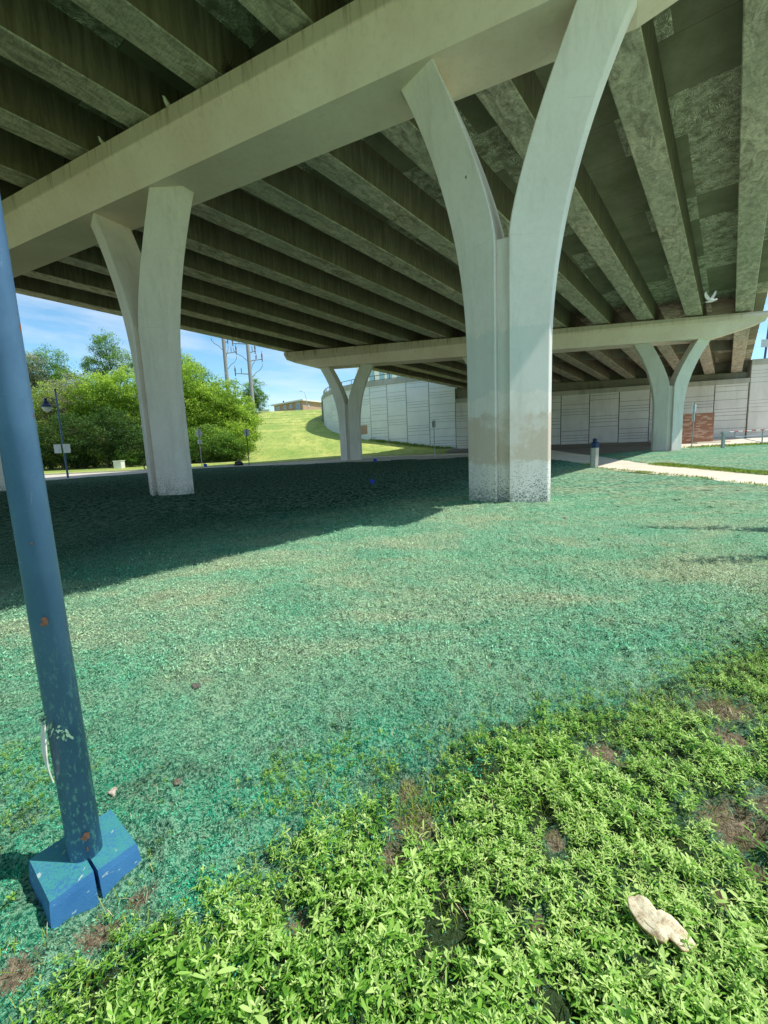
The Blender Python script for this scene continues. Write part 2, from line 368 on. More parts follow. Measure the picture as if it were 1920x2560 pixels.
# ------------------------------------------------------------------ mesh helpers
class MB:
    def __init__(s): s.v = []; s.f = []; s.mi = []
    def add(s, vs, fs, mi=0):
        o = len(s.v); s.v += [tuple(map(float, p)) for p in vs]; s.f += [tuple(i+o for i in f) for f in fs]; s.mi += [mi]*len(fs); return s
    def box(s, lo, hi, mi=0, mat=None):
        x0, y0, z0 = lo; x1, y1, z1 = hi
        vs = [(x0, y0, z0), (x1, y0, z0), (x1, y1, z0), (x0, y1, z0), (x0, y0, z1), (x1, y0, z1), (x1, y1, z1), (x0, y1, z1)]
        if mat is not None: vs = [tuple(mat @ Vector(p)) for p in vs]
        return s.add(vs, [(0, 3, 2, 1), (4, 5, 6, 7), (0, 1, 5, 4), (1, 2, 6, 5), (2, 3, 7, 6), (3, 0, 4, 7)], mi)
    def prism(s, A, B, mi=0):
        n = len(A); vs = list(A)+list(B)
        fs = [tuple(range(n))[::-1], tuple(range(n, 2*n))]+[(i, (i+1) % n, n+(i+1) % n, n+i) for i in range(n)]
        return s.add(vs, fs, mi)
    def loft(s, rings, mi=0, cap=True):
        n = len(rings[0]); vs = [p for r in rings for p in r]; fs = []
        for k in range(len(rings)-1):
            for i in range(n):
                j = (i+1) % n; fs.append((k*n+i, k*n+j, (k+1)*n+j, (k+1)*n+i))
        if cap: fs += [tuple(range(n))[::-1], tuple(range((len(rings)-1)*n, len(rings)*n))]
        return s.add(vs, fs, mi)
    def tube(s, pts, rs, n=8, mi=0, cap=True):
        rings = []; pts = [Vector(p) for p in pts]
        if not hasattr(rs, '__len__'): rs = [rs]*len(pts)
        for i, p in enumerate(pts):
            d = (pts[min(i+1, len(pts)-1)]-pts[max(i-1, 0)]).normalized()
            a = Vector((0, 0, 1)) if abs(d.z) < .9 else Vector((1, 0, 0))
            x = d.cross(a).normalized(); y = d.cross(x)
            rings.append([p+(x*math.cos(2*math.pi*k/n)+y*math.sin(2*math.pi*k/n))*rs[i] for k in range(n)])
        return s.loft(rings, mi, cap)
    def lathe(s, prof, c=(0, 0, 0), n=16, mi=0):
        rings = [[(c[0]+r*math.cos(2*math.pi*k/n), c[1]+r*math.sin(2*math.pi*k/n), c[2]+z) for k in range(n)] for r, z in prof]
        return s.loft(rings, mi)
    def build(s, name, mats, parent=None, smooth=False, fixn=True):
        me = bpy.data.meshes.new(name); me.from_pydata(s.v, [], s.f)
        mats = mats if isinstance(mats, (list, tuple)) else [mats]
        for mm in mats: me.materials.append(mm)
        if len(mats) > 1: me.polygons.foreach_set('material_index', s.mi)
        me.update()
        if fixn:
            import bmesh
            b = bmesh.new(); b.from_mesh(me); bmesh.ops.recalc_face_normals(b, faces=b.faces); b.to_mesh(me); b.free()
        if smooth:
            me.polygons.foreach_set('use_smooth', [True]*len(me.polygons))
        o = bpy.data.objects.new(name, me); COL.objects.link(o)
        if parent is not None:
            o.parent = parent; o.matrix_parent_inverse = Matrix.Identity(4)
            o.location = Vector((0, 0, 0))
            # meshes are written in world space: shift them into the parent's frame
            wm = parent_world(parent).inverted(); me.transform(wm)
        return o
def parent_world(o):
    m = Matrix.LocRotScale(o.location, o.rotation_euler, o.scale)
    return parent_world(o.parent) @ m if o.parent else m
def np_mesh(name, V, T, mat, tint=None, attrs=None, smooth=False):
    V = np.ascontiguousarray(V, dtype=np.float32).reshape(-1, 3); T = np.ascontiguousarray(T, dtype=np.int32); k = T.shape[1]
    me = bpy.data.meshes.new(name); me.vertices.add(len(V)); me.vertices.foreach_set('co', V.ravel())
    me.loops.add(T.size); me.loops.foreach_set('vertex_index', T.ravel())
    me.polygons.add(len(T)); me.polygons.foreach_set('loop_start', np.arange(0, T.size, k, dtype=np.int32))
    me.update(calc_edges=True); me.validate()
    me.materials.append(mat)
    for nm, a in ({'tint': tint} if tint is not None else {}).items():
        at_ = me.attributes.new(nm, 'FLOAT', 'POINT'); at_.data.foreach_set('value', np.ascontiguousarray(a, dtype=np.float32))
    for nm, a in (attrs or {}).items():
        at_ = me.attributes.new(nm, 'FLOAT', 'POINT'); at_.data.foreach_set('value', np.ascontiguousarray(a, dtype=np.float32))
    if smooth: me.polygons.foreach_set('use_smooth', np.ones(len(T), dtype=bool))
    o = bpy.data.objects.new(name, me); COL.objects.link(o); return o
def tag(o, label=None, cat=None, group=None, kind=None):
    if label: o['label'] = label
    if cat: o['category'] = cat
    if group: o['group'] = group
    if kind: o['kind'] = kind
    return o
def thing(name, loc, label, cat, group=None, rz=0):
    o = bpy.data.objects.new(name, None); COL.objects.link(o); o.location = loc; o.rotation_euler = (0, 0, rz)
    o.empty_display_size = .2
    return tag(o, label, cat, group)

# ------------------------------------------------------------------ ground sheets
def pin(poly, X, Y):
    """signed distance to polygon (positive inside)"""
    inside = np.zeros(X.shape, bool); dist = np.full(X.shape, 1e9)
    n = len(poly)
    for i in range(n):
        x0, y0 = poly[i]; x1, y1 = poly[(i+1) % n]
        c = (y0 > Y) != (y1 > Y)
        with np.errstate(divide='ignore', invalid='ignore'):
            xi = (x1-x0)*(Y-y0)/((y1-y0) if y1 != y0 else 1e-12)+x0
        inside ^= c & (X < xi)
        dx, dy = x1-x0, y1-y0; t = np.clip(((X-x0)*dx+(Y-y0)*dy)/(dx*dx+dy*dy+1e-12), 0, 1)
        dist = np.minimum(dist, np.hypot(X-x0-t*dx, Y-y0-t*dy))
    return np.where(inside, dist, -dist)
A_POLY = [(-34, 24), (-23.4, 30.5), (-22, 31.6), (-19, 36.3), (-15.7, 38.8), (-12.3, 39), (-3.4, 38.7), (1.6, 39), (7.2, 38.1),
          (11.6, 31.5), (10.9, 23.8), (10.05, 21), (10.5, 17.8), (10.85, 15), (10.66, 12.2), (10.2, 5), (9.5, -14), (-34, -14)]
B_POLY = [(12.95, 14.9), (13.05, 18), (13.15, 22.2), (13.8, 25.4), (14.9, 32), (21, 36.6), (23.3, 38), (25, 36.4), (30.5, 36.2), (46, 37), (46, -10), (12.6, -10)]
def vnoise(X, Y, s, seed=0):
    """cheap smooth value noise"""
    r = np.random.default_rng(seed); G = r.random((256, 256))
    x = X*s+37.3; y = Y*s+11.7; xi = np.floor(x).astype(int); yi = np.floor(y).astype(int); fx = x-xi; fy = y-yi
    fx = fx*fx*(3-2*fx); fy = fy*fy*(3-2*fy)
    g = lambda a, b: G[a % 256, b % 256]
    return (g(xi, yi)*(1-fx)+g(xi+1, yi)*fx)*(1-fy)+(g(xi, yi+1)*(1-fx)+g(xi+1, yi+1)*fx)*fy
# bare soil spots (x, y, radius)
BARE = [(-1.03, 1.28, .09), (-1.22, 1.17, .09), (-.94, 1.40, .06), (.07, 1.66, .15), (.05, 1.84, .08), (-.02, 1.52, .08), (1.36, 1.58, .20),
        (1.62, 1.62, .20), (1.9, 2.35, .20), (1.75, 2.1, .13), (1.05, 2.02, .13), (.62, 1.55, .06), (-.35, 1.28, .06), (1.1, 1.3, .06), (.45, 1.25, .05), (1.28, 1.4, .07)]
def bare_f(X, Y):
    b = np.zeros(X.shape)
    for x, y, r in BARE: b = np.maximum(b, np.clip(1.25-np.hypot(X-x, Y-y)/r, 0, 1))
    return b
WEED = [(-1.9, .55), (-1.28, .98), (-1.10, 1.16), (-.93, 1.30), (-.80, 1.36), (-.60, 1.33), (-.42, 1.58), (-.22, 1.70), (-.06, 1.98), (.14, 1.90), (.27, 2.10),
        (.37, 2.24), (.62, 2.32), (.95, 2.48), (1.30, 2.52), (1.62, 2.62), (1.90, 2.86), (2.5, 3.2), (3.2, 3.4), (5.0, 3.6), (5.0, -1), (-1.9, -1)]
LEFTP = [(-1.5, 1.75), (-1.9, 1.55), (-2.6, 1.7), (-2.7, 2.3), (-1.9, 2.35), (-1.62, 2.05)]
MIDP = [(-.62, 1.72), (-.30, 1.80), (-.12, 2.1), (-.3, 2.2), (-.6, 2.05)]
FRP = [(1.6, 2.7), (2.3, 3.3), (3.1, 3.9), (4.4, 4.4), (5, 3.6), (3.2, 3.2)]
def seeded_h(X, Y):
    h = terrain(X, Y)+.03
    near = np.clip(1.4-np.hypot(X-.5, Y-3)/9, 0.25, 1)
    h = h+near*(.040*(vnoise(X, Y, 16, 1)-.5)+.035*(vnoise(X, Y, 3.1, 2)-.5)+.042*(vnoise(X, Y, 31, 3)-.5))
    for cx, cy in ((3.23, 11.38), (-8.25, 17.37)):
        q_ = np.hypot(X-cx, Y-cy); h = h+.07*np.exp(-(q_/1.15)**4)*(.6+.8*vnoise(X, Y, 5, 8))
    h = h+.10*(vnoise(X, Y, .35, 5)-.5)*np.clip((Y-6)/8, 0, 1)
    w_ = Y+.35*X+1.6*vnoise(X, Y, .45, 14)+.5*vnoise(X, Y, 1.7, 16)
    h = h+.022*np.exp(-((w_ % 1.9)-.9)**2/.012)*np.clip((Y-4)/3, 0, 1)*(vnoise(X, Y, .8, 17) > .45)
    h = h-.02*bare_f(X, Y)
    return h
def sheet(xs, ys, hf, name, mat, polys=None, attrs=None, smooth=True):
    X, Y = np.meshgrid(xs, ys); Z = hf(X, Y)
    if polys:
        d = np.max([pin(p, X, Y) for p in polys], axis=0); d = d+.18*(vnoise(X, Y, 1.3, 9)-.5)+.1*(vnoise(X, Y, 6, 4)-.5)
        Z = Z-.22*(1-sstep(-.35, .12, d))
    n, m_ = X.shape; V = np.stack([X, Y, Z], -1).reshape(-1, 3)
    i = np.arange((n-1)*(m_-1)); r = i//(m_-1); c = i % (m_-1); a = r*m_+c
    T = np.stack([a, a+1, a+m_+1, a+m_], 1)
    if polys:
        keep = (d.ravel()[T] > -.9).any(1); T = T[keep]
    at_ = {k: f(X, Y).ravel() for k, f in (attrs or {}).items()}
    return np_mesh(name, V, T, mat, attrs=at_, smooth=smooth)
xs = np.concatenate([np.arange(-34, -4, .5), np.arange(-4, -2, .08), np.arange(-2, 3.6, .022), np.arange(3.6, 6, .06), np.arange(6, 16, .15), np.arange(16, 46.5, .5)])
ys = np.concatenate([np.arange(-14, .3, .5), np.arange(.3, 4.6, .022), np.arange(4.6, 10, .06), np.arange(10, 24, .14), np.arange(24, 40.5, .3)])
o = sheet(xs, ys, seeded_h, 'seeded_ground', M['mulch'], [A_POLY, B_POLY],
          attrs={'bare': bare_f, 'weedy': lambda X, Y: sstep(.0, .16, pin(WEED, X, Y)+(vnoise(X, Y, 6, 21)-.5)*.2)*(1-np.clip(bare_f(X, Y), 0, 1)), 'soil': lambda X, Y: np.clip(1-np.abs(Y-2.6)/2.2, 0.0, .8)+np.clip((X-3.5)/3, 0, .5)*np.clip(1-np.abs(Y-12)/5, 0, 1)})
tag(o, kind='structure')
gx = np.unique(np.concatenate([np.linspace(-900, -90, 24), np.arange(-90, 60, 1.5), np.linspace(60, 900, 24)]))
gy = np.unique(np.concatenate([np.linspace(-400, -20, 14), np.arange(-20, 125, 1.2), np.linspace(125, 1800, 40)]))
o = sheet(gx, gy, lambda X, Y: terrain(X, Y)-.035, 'lawn_ground', M['grass']); tag(o, kind='structure')
def drape(name, poly, mat, lift, step=.5):
    P = np.array(poly); x0, y0 = P.min(0)-step; x1, y1 = P.max(0)+step
    xs_ = np.arange(x0, x1, step); ys_ = np.arange(y0, y1, step)
    X, Y = np.meshgrid(xs_, ys_); d = pin(poly, X, Y)
    n, m_ = X.shape
    # pull cells just outside onto the border so the edge is clean
    inside = d > 0; V = np.stack([X, Y], -1).reshape(-1, 2).copy(); dd = d.ravel()
    out = np.where((dd <= 0) & (dd > -step*1.5))[0]
    for k in out:
        p = V[k]; best = None
        for i in range(len(poly)):
            a = P[i]; b = P[(i+1) % len(poly)]; t = np.clip(np.dot(p-a, b-a)/np.dot(b-a, b-a), 0, 1); q = a+t*(b-a); e = np.linalg.norm(p-q)
            if best is None or e < best[0]: best = (e, q)
        V[k] = best[1]
    i = np.arange((n-1)*(m_-1)); r = i//(m_-1); c = i % (m_-1); a = r*m_+c
    T = np.stack([a, a+1, a+m_+1, a+m_], 1); T = T[(dd[T] > 0).any(1) & (dd[T] > -step*1.5).all(1)]
    Z = terrain(V[:, 0], V[:, 1])+lift
    return tag(np_mesh(name, np.column_stack([V, Z]), T, mat), kind='structure')
drape('pavement', [(8.0, 42.0), (7.0, 37.0), (11, 30), (13.4, 24), (15.5, 31), (24, 34.5), (30, 34.0), (46, 35.5), (62, 36), (62, 47), (42.4, 52.6), (10.0, 62.0), (7, 50)], M['shade_pave'], .012)
drape('road', [(-60, 27), (-23.4, 29.5), (-18.5, 36), (-15.7, 38), (-3.4, 38), (8.2, 37), (9.5, 42.4), (1.8, 44.3), (-2.0, 45.2), (-8.3, 42.0), (-12, 40.9), (-16, 40), (-20.3, 39.4), (-30, 39.1), (-60, 39.5)], M['road'], .020)
drape('path', [(10.0, -8), (10.4, 12.2), (10.6, 15), (10.3, 17.8), (9.8, 21), (10.7, 23.8), (11.4, 31.2), (9.2, 38.3), (9.4, 42.5), (16.5, 43.4), (15.0, 32), (13.9, 25.4), (13.2, 22.2), (13.1, 16.4), (13.0, 14.9), (12.7, -8)], M['path'], .028, .3)
# sunlit concrete apron on the right, in front of the brick block
drape('apron', [(23.3, 38.2), (25, 35.4), (30.5, 35.2), (46, 36), (62, 36.5), (62, 46.6), (43.2, 51.6), (33, 46.0), (26, 43)], M['path'], .032)
# kerb along the far side of the road
kb = MB(); kp = [(-30, 39.3), (-20.3, 39.6), (-16, 40.2), (-12, 41.1), (-8.3, 42.2), (-2.0, 45.4), (1.8, 44.5), (9.4, 42.6)]
rings = []
for i, (x, y) in enumerate(kp):
    z = tz(x, y); rings.append([(x, y, z-.05), (x, y+.16, z-.05), (x, y+.16, z+.12), (x, y, z+.12)])
kb.loft(rings); tag(kb.build('kerb', M['path']), kind='structure')

# ------------------------------------------------------------------ bridge geometry
C1 = np.array([3.2328, 11.3845, 0]); PD1 = np.array([-.88684, .46209, 0]); PD2 = np.array([-.96238, .27171, 0])
C2 = np.array([22.3766, 34.7791, 0]); S_ = 12.95
C2 = C2 + PD2*(.25)
def nrm(pd): n = np.array([pd[1], -pd[0], 0]); return n if n[1] < 0 else -n
def uv_of(P): return float(np.dot(P, GD)), float(np.dot(P, GP))
def plane_at(P): return pz(*uv_of(P))
CAPH = 1.45; BEAR = .06
def cap_profile(depth, k=1.0):
    # (normal offset, drop below the cap top)
    e = min(.45, depth*.45)
    return [(-1.22, 0), (-1.22, -e), (-.80, -depth), (.80, -depth), (1.22, -e), (1.22, 0)]
def make_pier(C, PD, label, capsL, capsR):
    N = nrm(PD)
    root = thing('bridge_pier', (C[0], C[1], tz(C[0], C[1])), label, 'bridge pier')
    # cap beam
    st = []
    for s, dep in [(-5.55, .55), (-5.5, .60), (-2.55, CAPH), (0, CAPH), (S_, CAPH), (2*S_, CAPH), (2*S_+2.55, CAPH), (2*S_+5.5, .60), (2*S_+5.55, .55)]:
        P = C+PD*s; z = plane_at(P)-BEAR
        st.append([tuple(P+N*n+np.array([0, 0, z+d])) for n, d in cap_profile(dep)])
    mb = MB(); mb.loft(st)
    cap = mb.build('cap_beam', M['cap'], root, fixn=True)
    # object coordinate z = height below the cap top: shear handled by placing the origin at the mid top and untilting
    mid = C+PD*S_; zt = plane_at(mid)-BEAR
    slope = (plane_at(C+PD)-plane_at(C))
    me = cap.data; wm = parent_world(root)
    for v in me.vertices: pass
    cap.location = Vector((0, 0, zt-root.location.z)); me.transform(Matrix.Translation(-cap.location))
    g, cw, dp, sd = .146, .838, .574, .471
    nose = sd/2+dp-g*math.tan(.6006)+.0
    for ci in range(3):
        B = C+PD*(ci*S_); zb = tz(B[0], B[1])-.25; H = plane_at(B)-BEAR-CAPH; ht = H-tz(B[0], B[1]); z0 = tz(B[0], B[1])
        col = bpy.data.objects.new('column', None); COL.objects.link(col); col.parent = root; col.location = Vector((B[0]-C[0], B[1]-C[1], z0-root.location.z)); col.empty_display_size = .1
        mat = (M['col'] if ci == 0 else M['col2']) if C is C1 else M['colfar']
        for sg in (1, -1):
            rings = []
            nz = 34
            for k in range(nz+1):
                t = k/nz; z = zb+(H+.05-zb)*t; tt = max(0, (z-z0)/ht)
                oo = 1.55*max(0, (tt-.35)/.65)**2.1
                ii = 1.38*max(0, (tt-.60)/.40)**1.35
                s0 = g+ii; s1 = g+cw+oo; q = .03
                # plan section: inner flat, nose edges, outer flat; small chamfers
                sec = [(s0, -(nose-q)), (s0+q, -nose), (s1-q*.6, -sd/2-q*.4), (s1, -sd/2+q*.5), (s1, sd/2-q*.5), (s1-q*.6, sd/2+q*.4), (s0+q, nose), (s0, nose-q)]
                # the soffit follows the cap's slope: shift heights with the distance along the pier
                dz = slope*((s0+s1)/2)*sg*t
                rings.append([tuple(B+PD*(sg*s)+N*(-n)+np.array([0, 0, z+dz])) for s, n in sec])
            mb = MB(); mb.loft(rings); mb.build('arm', mat, col)
        mb = MB(); zt2 = z0+ht*.603
        web = [(-g-.01, -.5), (g+.01, -.5), (g+.01, .5), (-g-.01, .5)]
        mb.prism([tuple(B+PD*s+N*n+np.array([0, 0, zb])) for s, n in web], [tuple(B+PD*s+N*n+np.array([0, 0, zt2])) for s, n in web])
        mb.build('web', mat, col)
    return root
P1 = make_pier(C1, PD1, 'nearer bridge pier of pale painted concrete, its Y shaped columns spattered at the foot', 0, 0)
P2 = make_pier(C2, PD2, 'farther bridge pier with slim Y shaped columns, in front of the panelled abutment wall', 0, 0)

# girders ------------------------------------------------------------
VN = [-34.14, -30.64, -27.21, -24.0, -20.97, -17.8, -14.65, -11.65, -8.65, -5.55, -2.42, .58]
VF = [-32.03, -28.58, -25.4, -22.17, -19.19, -16.35, -13.5, -10.7, -7.91, -5.18, -2.32, .49]
VA = [-28.7, -25.9, -23.3, -20.6, -17.9, -15.3, -12.65, -10.0, -7.4, -4.85, -2.3, .16]
GW, GH = 1.0, 1.32
def cap_u(C, PD, v):
    # u where the cap centre line crosses this v
    c0, v0 = uv_of(C); du, dv = uv_of(PD)[0], uv_of(PD)[1]
    return c0+du*(v-v0)/dv
AB0 = np.array([10.3, 61.7, 0]); AB1 = np.array([42.4, 52.25, 0]); ABD = (AB1-AB0)/np.linalg.norm(AB1-AB0)
ABN = np.array([ABD[1], -ABD[0], 0]);
if ABN[1] > 0: ABN = -ABN
deck = thing('bridge_deck', UV(20, -17, 0), 'concrete road deck overhead on rows of square box girders', 'bridge deck')
deck.location.z = pz(20, -17)
def girder(u0, v0, u1, v1):
    mb = MB(); q = .03
    def ring(u, v):
        z = pz(u, v)
        return [UV(u, v-GW+q, z), UV(u, v-q, z), UV(u, v, z+q), UV(u, v, z+GH), UV(u, v-GW, z+GH), UV(u, v-GW, z+q)]
    mb.prism(ring(u0, v0), ring(u1, v1)); return mb
for k in range(12):
    un = cap_u(C1, PD1, VN[k]-.5); uf = cap_u(C2, PD2, VF[k]-.5); ua = cap_u(AB0, ABD, VA[k]-.5)+.5
    for (u0, v0, u1, v1) in ((-24, VN[k], un-.02, VN[k]), (un+.02, VN[k], uf-.02, VF[k]), (uf+.02, VF[k], ua, VA[k])):
        girder(u0, v0, u1, v1).build('girder', M['girder'], deck)
# mid span cross beams of the far span
for k in range(11):
    f = .56
    def mid(i):
        uf = cap_u(C2, PD2, VF[i]-.5); ua = cap_u(AB0, ABD, VA[i]-.5); return uf+(ua-uf)*f, VF[i]+(VA[i]-VF[i])*f
    (ua_, va_), (ub_, vb_) = mid(k), mid(k+1)
    vb2 = vb_-GW; zb_ = pz(ua_, va_)+.35
    mb = MB(); mb.prism([UV(ua_, va_-.01, zb_), UV(ub_, vb2+.01, zb_-.05), UV(ub_, vb2+.01, zb_+.98), UV(ua_, va_-.01, zb_+.98)],
                        [UV(ua_+.3, va_-.01, zb_), UV(ub_+.3, vb2+.01, zb_-.05), UV(ub_+.3, vb2+.01, zb_+.98), UV(ua_+.3, va_-.01, zb_+.98)])
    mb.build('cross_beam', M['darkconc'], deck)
# slab
OV = .72
def slab_strip(mats):
    mb = MB(); st = []
    for (f0, f1) in ((None, None),):
        pass
    ends = []
    L = [(-24, VN[0]-GW-OV), (cap_u(C1, PD1, VN[0]-GW-OV), VN[0]-GW-OV), (cap_u(C2, PD2, VF[0]-GW-OV), VF[0]-GW-OV), (cap_u(AB0, ABD, VA[0]-GW-OV)+1.4, VA[0]-GW-OV)]
    R = [(-24, VN[-1]+OV), (cap_u(C1, PD1, VN[-1]+OV), VN[-1]+OV), (cap_u(C2, PD2, VF[-1]+OV), VF[-1]+OV), (cap_u(AB0, ABD, VA[-1]+OV)+1.4, VA[-1]+OV)]
    rings = []
    for (ul, vl), (ur, vr) in zip(L, R):
        a, b = pz(ul, vl)+GH+.003, pz(ur, vr)+GH+.003
        rings.append([UV(ul, vl, a), UV(ur, vr, b), UV(ur, vr, b+.24), UV(ul, vl, a+.24)])
    mb.loft(rings); return mb, L, R
mb, SL, SR = slab_strip(None); mb.build('slab', M['slab'], deck)
for E, sgn in ((SL, -1), (SR, 1)):
    mb = MB(); rings = []
    for (u, v) in E:
        z = pz(u, v)+GH+.245
        w = .28
        rings.append([UV(u, v, z), UV(u, v-sgn*w, z), UV(u, v-sgn*w*.8, z+.9), UV(u, v, z+.9)])
    mb.loft(rings)
    # rib mouldings on the outer face
    for i in range(len(E)-1):
        (u0, v0), (u1, v1) = E[i], E[i+1]; n = int((u1-u0)/1.5)
        for k in range(n):
            t = (k+.5)/n; u = u0+(u1-u0)*t; v = v0+(v1-v0)*t; z = pz(u, v)+GH
            a = [(u-.45, v+sgn*.003), (u-.25, v+sgn*.09), (u+.25, v+sgn*.09), (u+.45, v+sgn*.003)]
            mb.prism([UV(p, q_, z+.48) for p, q_ in a], [UV(p, q_, z+1.15) for p, q_ in a])
    mb.build('parapet', M['coping'], deck)

# ------------------------------------------------------------------ abutment and retaining walls
CUTS = [[.55, 1.0, 1.55, 3.1, 3.55, 4.0], [1.9, 2.3, 2.7, 3.7]]
def panel_cells(i, z0, z1, off):
    """horizontal joints of one column of panels: bundles of narrow strips alternate with tall plain ones"""
    per = 3.3; cuts = []
    pat = ([0, .34, .68, 1.25], [.0, .55, .95, 1.3]) [i % 2]; ph = [0, 1.65][i % 2]
    z = z0-10+off
    n = int((z1-z0)/per)+8
    for k in range(n):
        for c in pat: cuts.append(z0-6+off+ph+k*per+c)
        cuts.append(z0-6+off+ph+k*per+2.35) if i % 3 == 0 else None
    return sorted(c for c in cuts if z0+.12 < c < z1-.12)
def panel_wall(mbp, P, Q, z0, z1, i, off=0, gap=.045, th=.07):
    """panels between plan points P and Q (front plane), each a real slab with open joints"""
    P = np.array(P[:2]+(0,)) if isinstance(P, tuple) else P; Q = np.array(Q[:2]+(0,)) if isinstance(Q, tuple) else Q
    d = (Q-P)/np.linalg.norm(Q-P); n = np.array([d[1], -d[0], 0]);
    if n[1] > 0: n = -n
    a, b = P+d*gap, Q-d*gap
    zs = [z0]+[c for j, c in enumerate(panel_cells(i, z0, z1, off))]+[z1]
    for lo, hi in zip(zs[:-1], zs[1:]):
        l2 = lo+(gap*.38 if lo > z0 else 0); h2 = hi-(gap*.38 if hi < z1 else 0)
        if h2-l2 < .03: continue
        A = [tuple(a+np.array([0, 0, l2])), tuple(b+np.array([0, 0, l2])), tuple(b+np.array([0, 0, h2])), tuple(a+np.array([0, 0, h2]))]
        Bk = [tuple(np.array(p)-n*th) for p in A]
        mbp.prism(A, Bk)
    return n
ab = thing('bridge_abutment', tuple(AB0+ABD*17), 'concrete panel abutment wall in shade below the far end of the deck', 'abutment wall')
ab.location.z = tz(ab.location.x, ab.location.y)
L = float(np.linalg.norm(AB1-AB0)); NP = 10; mbp = MB()
for i in range(NP):
    P = AB0+ABD*(L*i/NP); Q = AB0+ABD*(L*(i+1)/NP)
    n = panel_wall(mbp, P, Q, .2, 6.85, i, .3)
mbp.build('panels', M['panelA'], ab)
def slabwall(P, Q, z0, z1, back0, back1, name, mat, parent):
    """a solid wall piece between plan points, from back0 to back1 behind the front plane"""
    mb = MB(); f = lambda X, b, z: tuple(X-ABN*b+np.array([0, 0, z]))
    mb.prism([f(P, back0, z0), f(Q, back0, z0), f(Q, back0, z1), f(P, back0, z1)], [f(P, back1, z0), f(Q, back1, z0), f(Q, back1, z1), f(P, back1, z1)])
    return mb.build(name, mat, parent)
slabwall(AB0, AB1, -.3, 6.84, .072, .6, 'backing', M['joint'], ab)
slabwall(AB0, AB1, 6.86, 7.38, -.10, .5, 'coping', M['coping'], ab)
mb = MB()  # bearing seat: its top follows the girders
P, Q = AB0+ABD*.02, AB1-ABD*.02
def seat(b, dz, off): return [tuple(X-ABN*b+np.array([0, 0, plane_at(X)+dz])) for X in (P, Q)]
lo0 = [tuple(X-ABN*.45+np.array([0, 0, 7.3])) for X in (P, Q)]; hi0 = seat(.45, -.05, 0)
lo1 = [tuple(X-ABN*1.6+np.array([0, 0, 7.3])) for X in (P, Q)]; hi1 = seat(1.6, -.05, 0)
mb.prism([lo0[0], lo0[1], hi0[1], hi0[0]], [lo1[0], lo1[1], hi1[1], hi1[0]])
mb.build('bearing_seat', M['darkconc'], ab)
Q = AB1+ABD*1.6
mb = MB(); a0 = seat(1.15, -.06, 0); a1 = seat(1.15, GH, 0); b0 = seat(1.6, -.06, 0); b1 = seat(1.6, GH, 0)
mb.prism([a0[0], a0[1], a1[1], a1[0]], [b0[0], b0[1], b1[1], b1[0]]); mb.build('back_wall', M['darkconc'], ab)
# right wing
rw = thing('wing_wall', tuple(AB1), 'sunlit concrete panel wing wall right of the deck, under the small balcony railing', 'retaining wall'); rw.location.z = tz(AB1[0], AB1[1])
mbp = MB()
for i in range(6):
    P = AB1+ABD*(3.35*i+.03); Q = AB1+ABD*(3.35*(i+1)); panel_wall(mbp, P+ABN*.14, Q+ABN*.14, .2, 8.78, i+1, 1.1)
mbp.build('panels', M['panelA'], rw)
Qe = AB1+ABD*20.2; Ps = AB1+ABD*.03
slabwall(Ps, Qe, -.3, 8.77, -.066, 1.5, 'backing', M['coping'], rw)
slabwall(Ps, Qe, 8.785, 9.38, -.24, .8, 'coping', M['coping'], rw)
# left curved wall
LW = [(10.3, 61.7), (6.9, 63.2), (3.85, 64.6), (1.15, 66.1), (-1.35, 67.6), (-3.75, 69.6), (-5.9, 72.1), (-7.9, 75.3), (-9.3, 79), (-10.2, 83), (-10.6, 87.5), (-10.5, 92), (-10, 97), (-9, 103)]
lw = thing('curved_retaining_wall', (LW[5][0], LW[5][1], tz(*LW[5])), 'long white panelled retaining wall curving up the grassy hill', 'retaining wall')
mbp = MB(); mbb = MB(); mbc = MB(); rb = []; rc = []
for i in range(len(LW)-1):
    P = np.array(LW[i]+(0,)); Q = np.array(LW[i+1]+(0,)); z0 = min(tz(*LW[i]), tz(*LW[i+1]))-.4
    panel_wall(mbp, P, Q, z0, 10.24, i, -z0+.6+.0)
for i, (x, y) in enumerate(LW):
    a = np.array(LW[max(i-1, 0)]); b = np.array(LW[min(i+1, len(LW)-1)]); d = (b-a)/np.linalg.norm(b-a); nn = np.array([-d[1], d[0]]);
    if np.dot(nn, np.array([0, 0])-np.array([x, y])+np.array([-5, 0])) < 0: nn = -nn
    z0 = tz(x, y)-.6
    f = lambda k, z: (x-nn[0]*k, y-nn[1]*k, z)
    rb.append([f(.072, z0), f(.5, z0), f(.5, 10.2), f(.072, 10.2)])
    rc.append([f(-.10, 10.25), f(.45, 10.25), f(.45, 10.98), f(-.10, 10.98)])
mbp.build('panels', M['panelL'], lw); mbb.loft(rb); mbb.build('backing', M['darkconc'], lw); mbc.loft(rc); mbc.build('coping', M['coping'], lw)
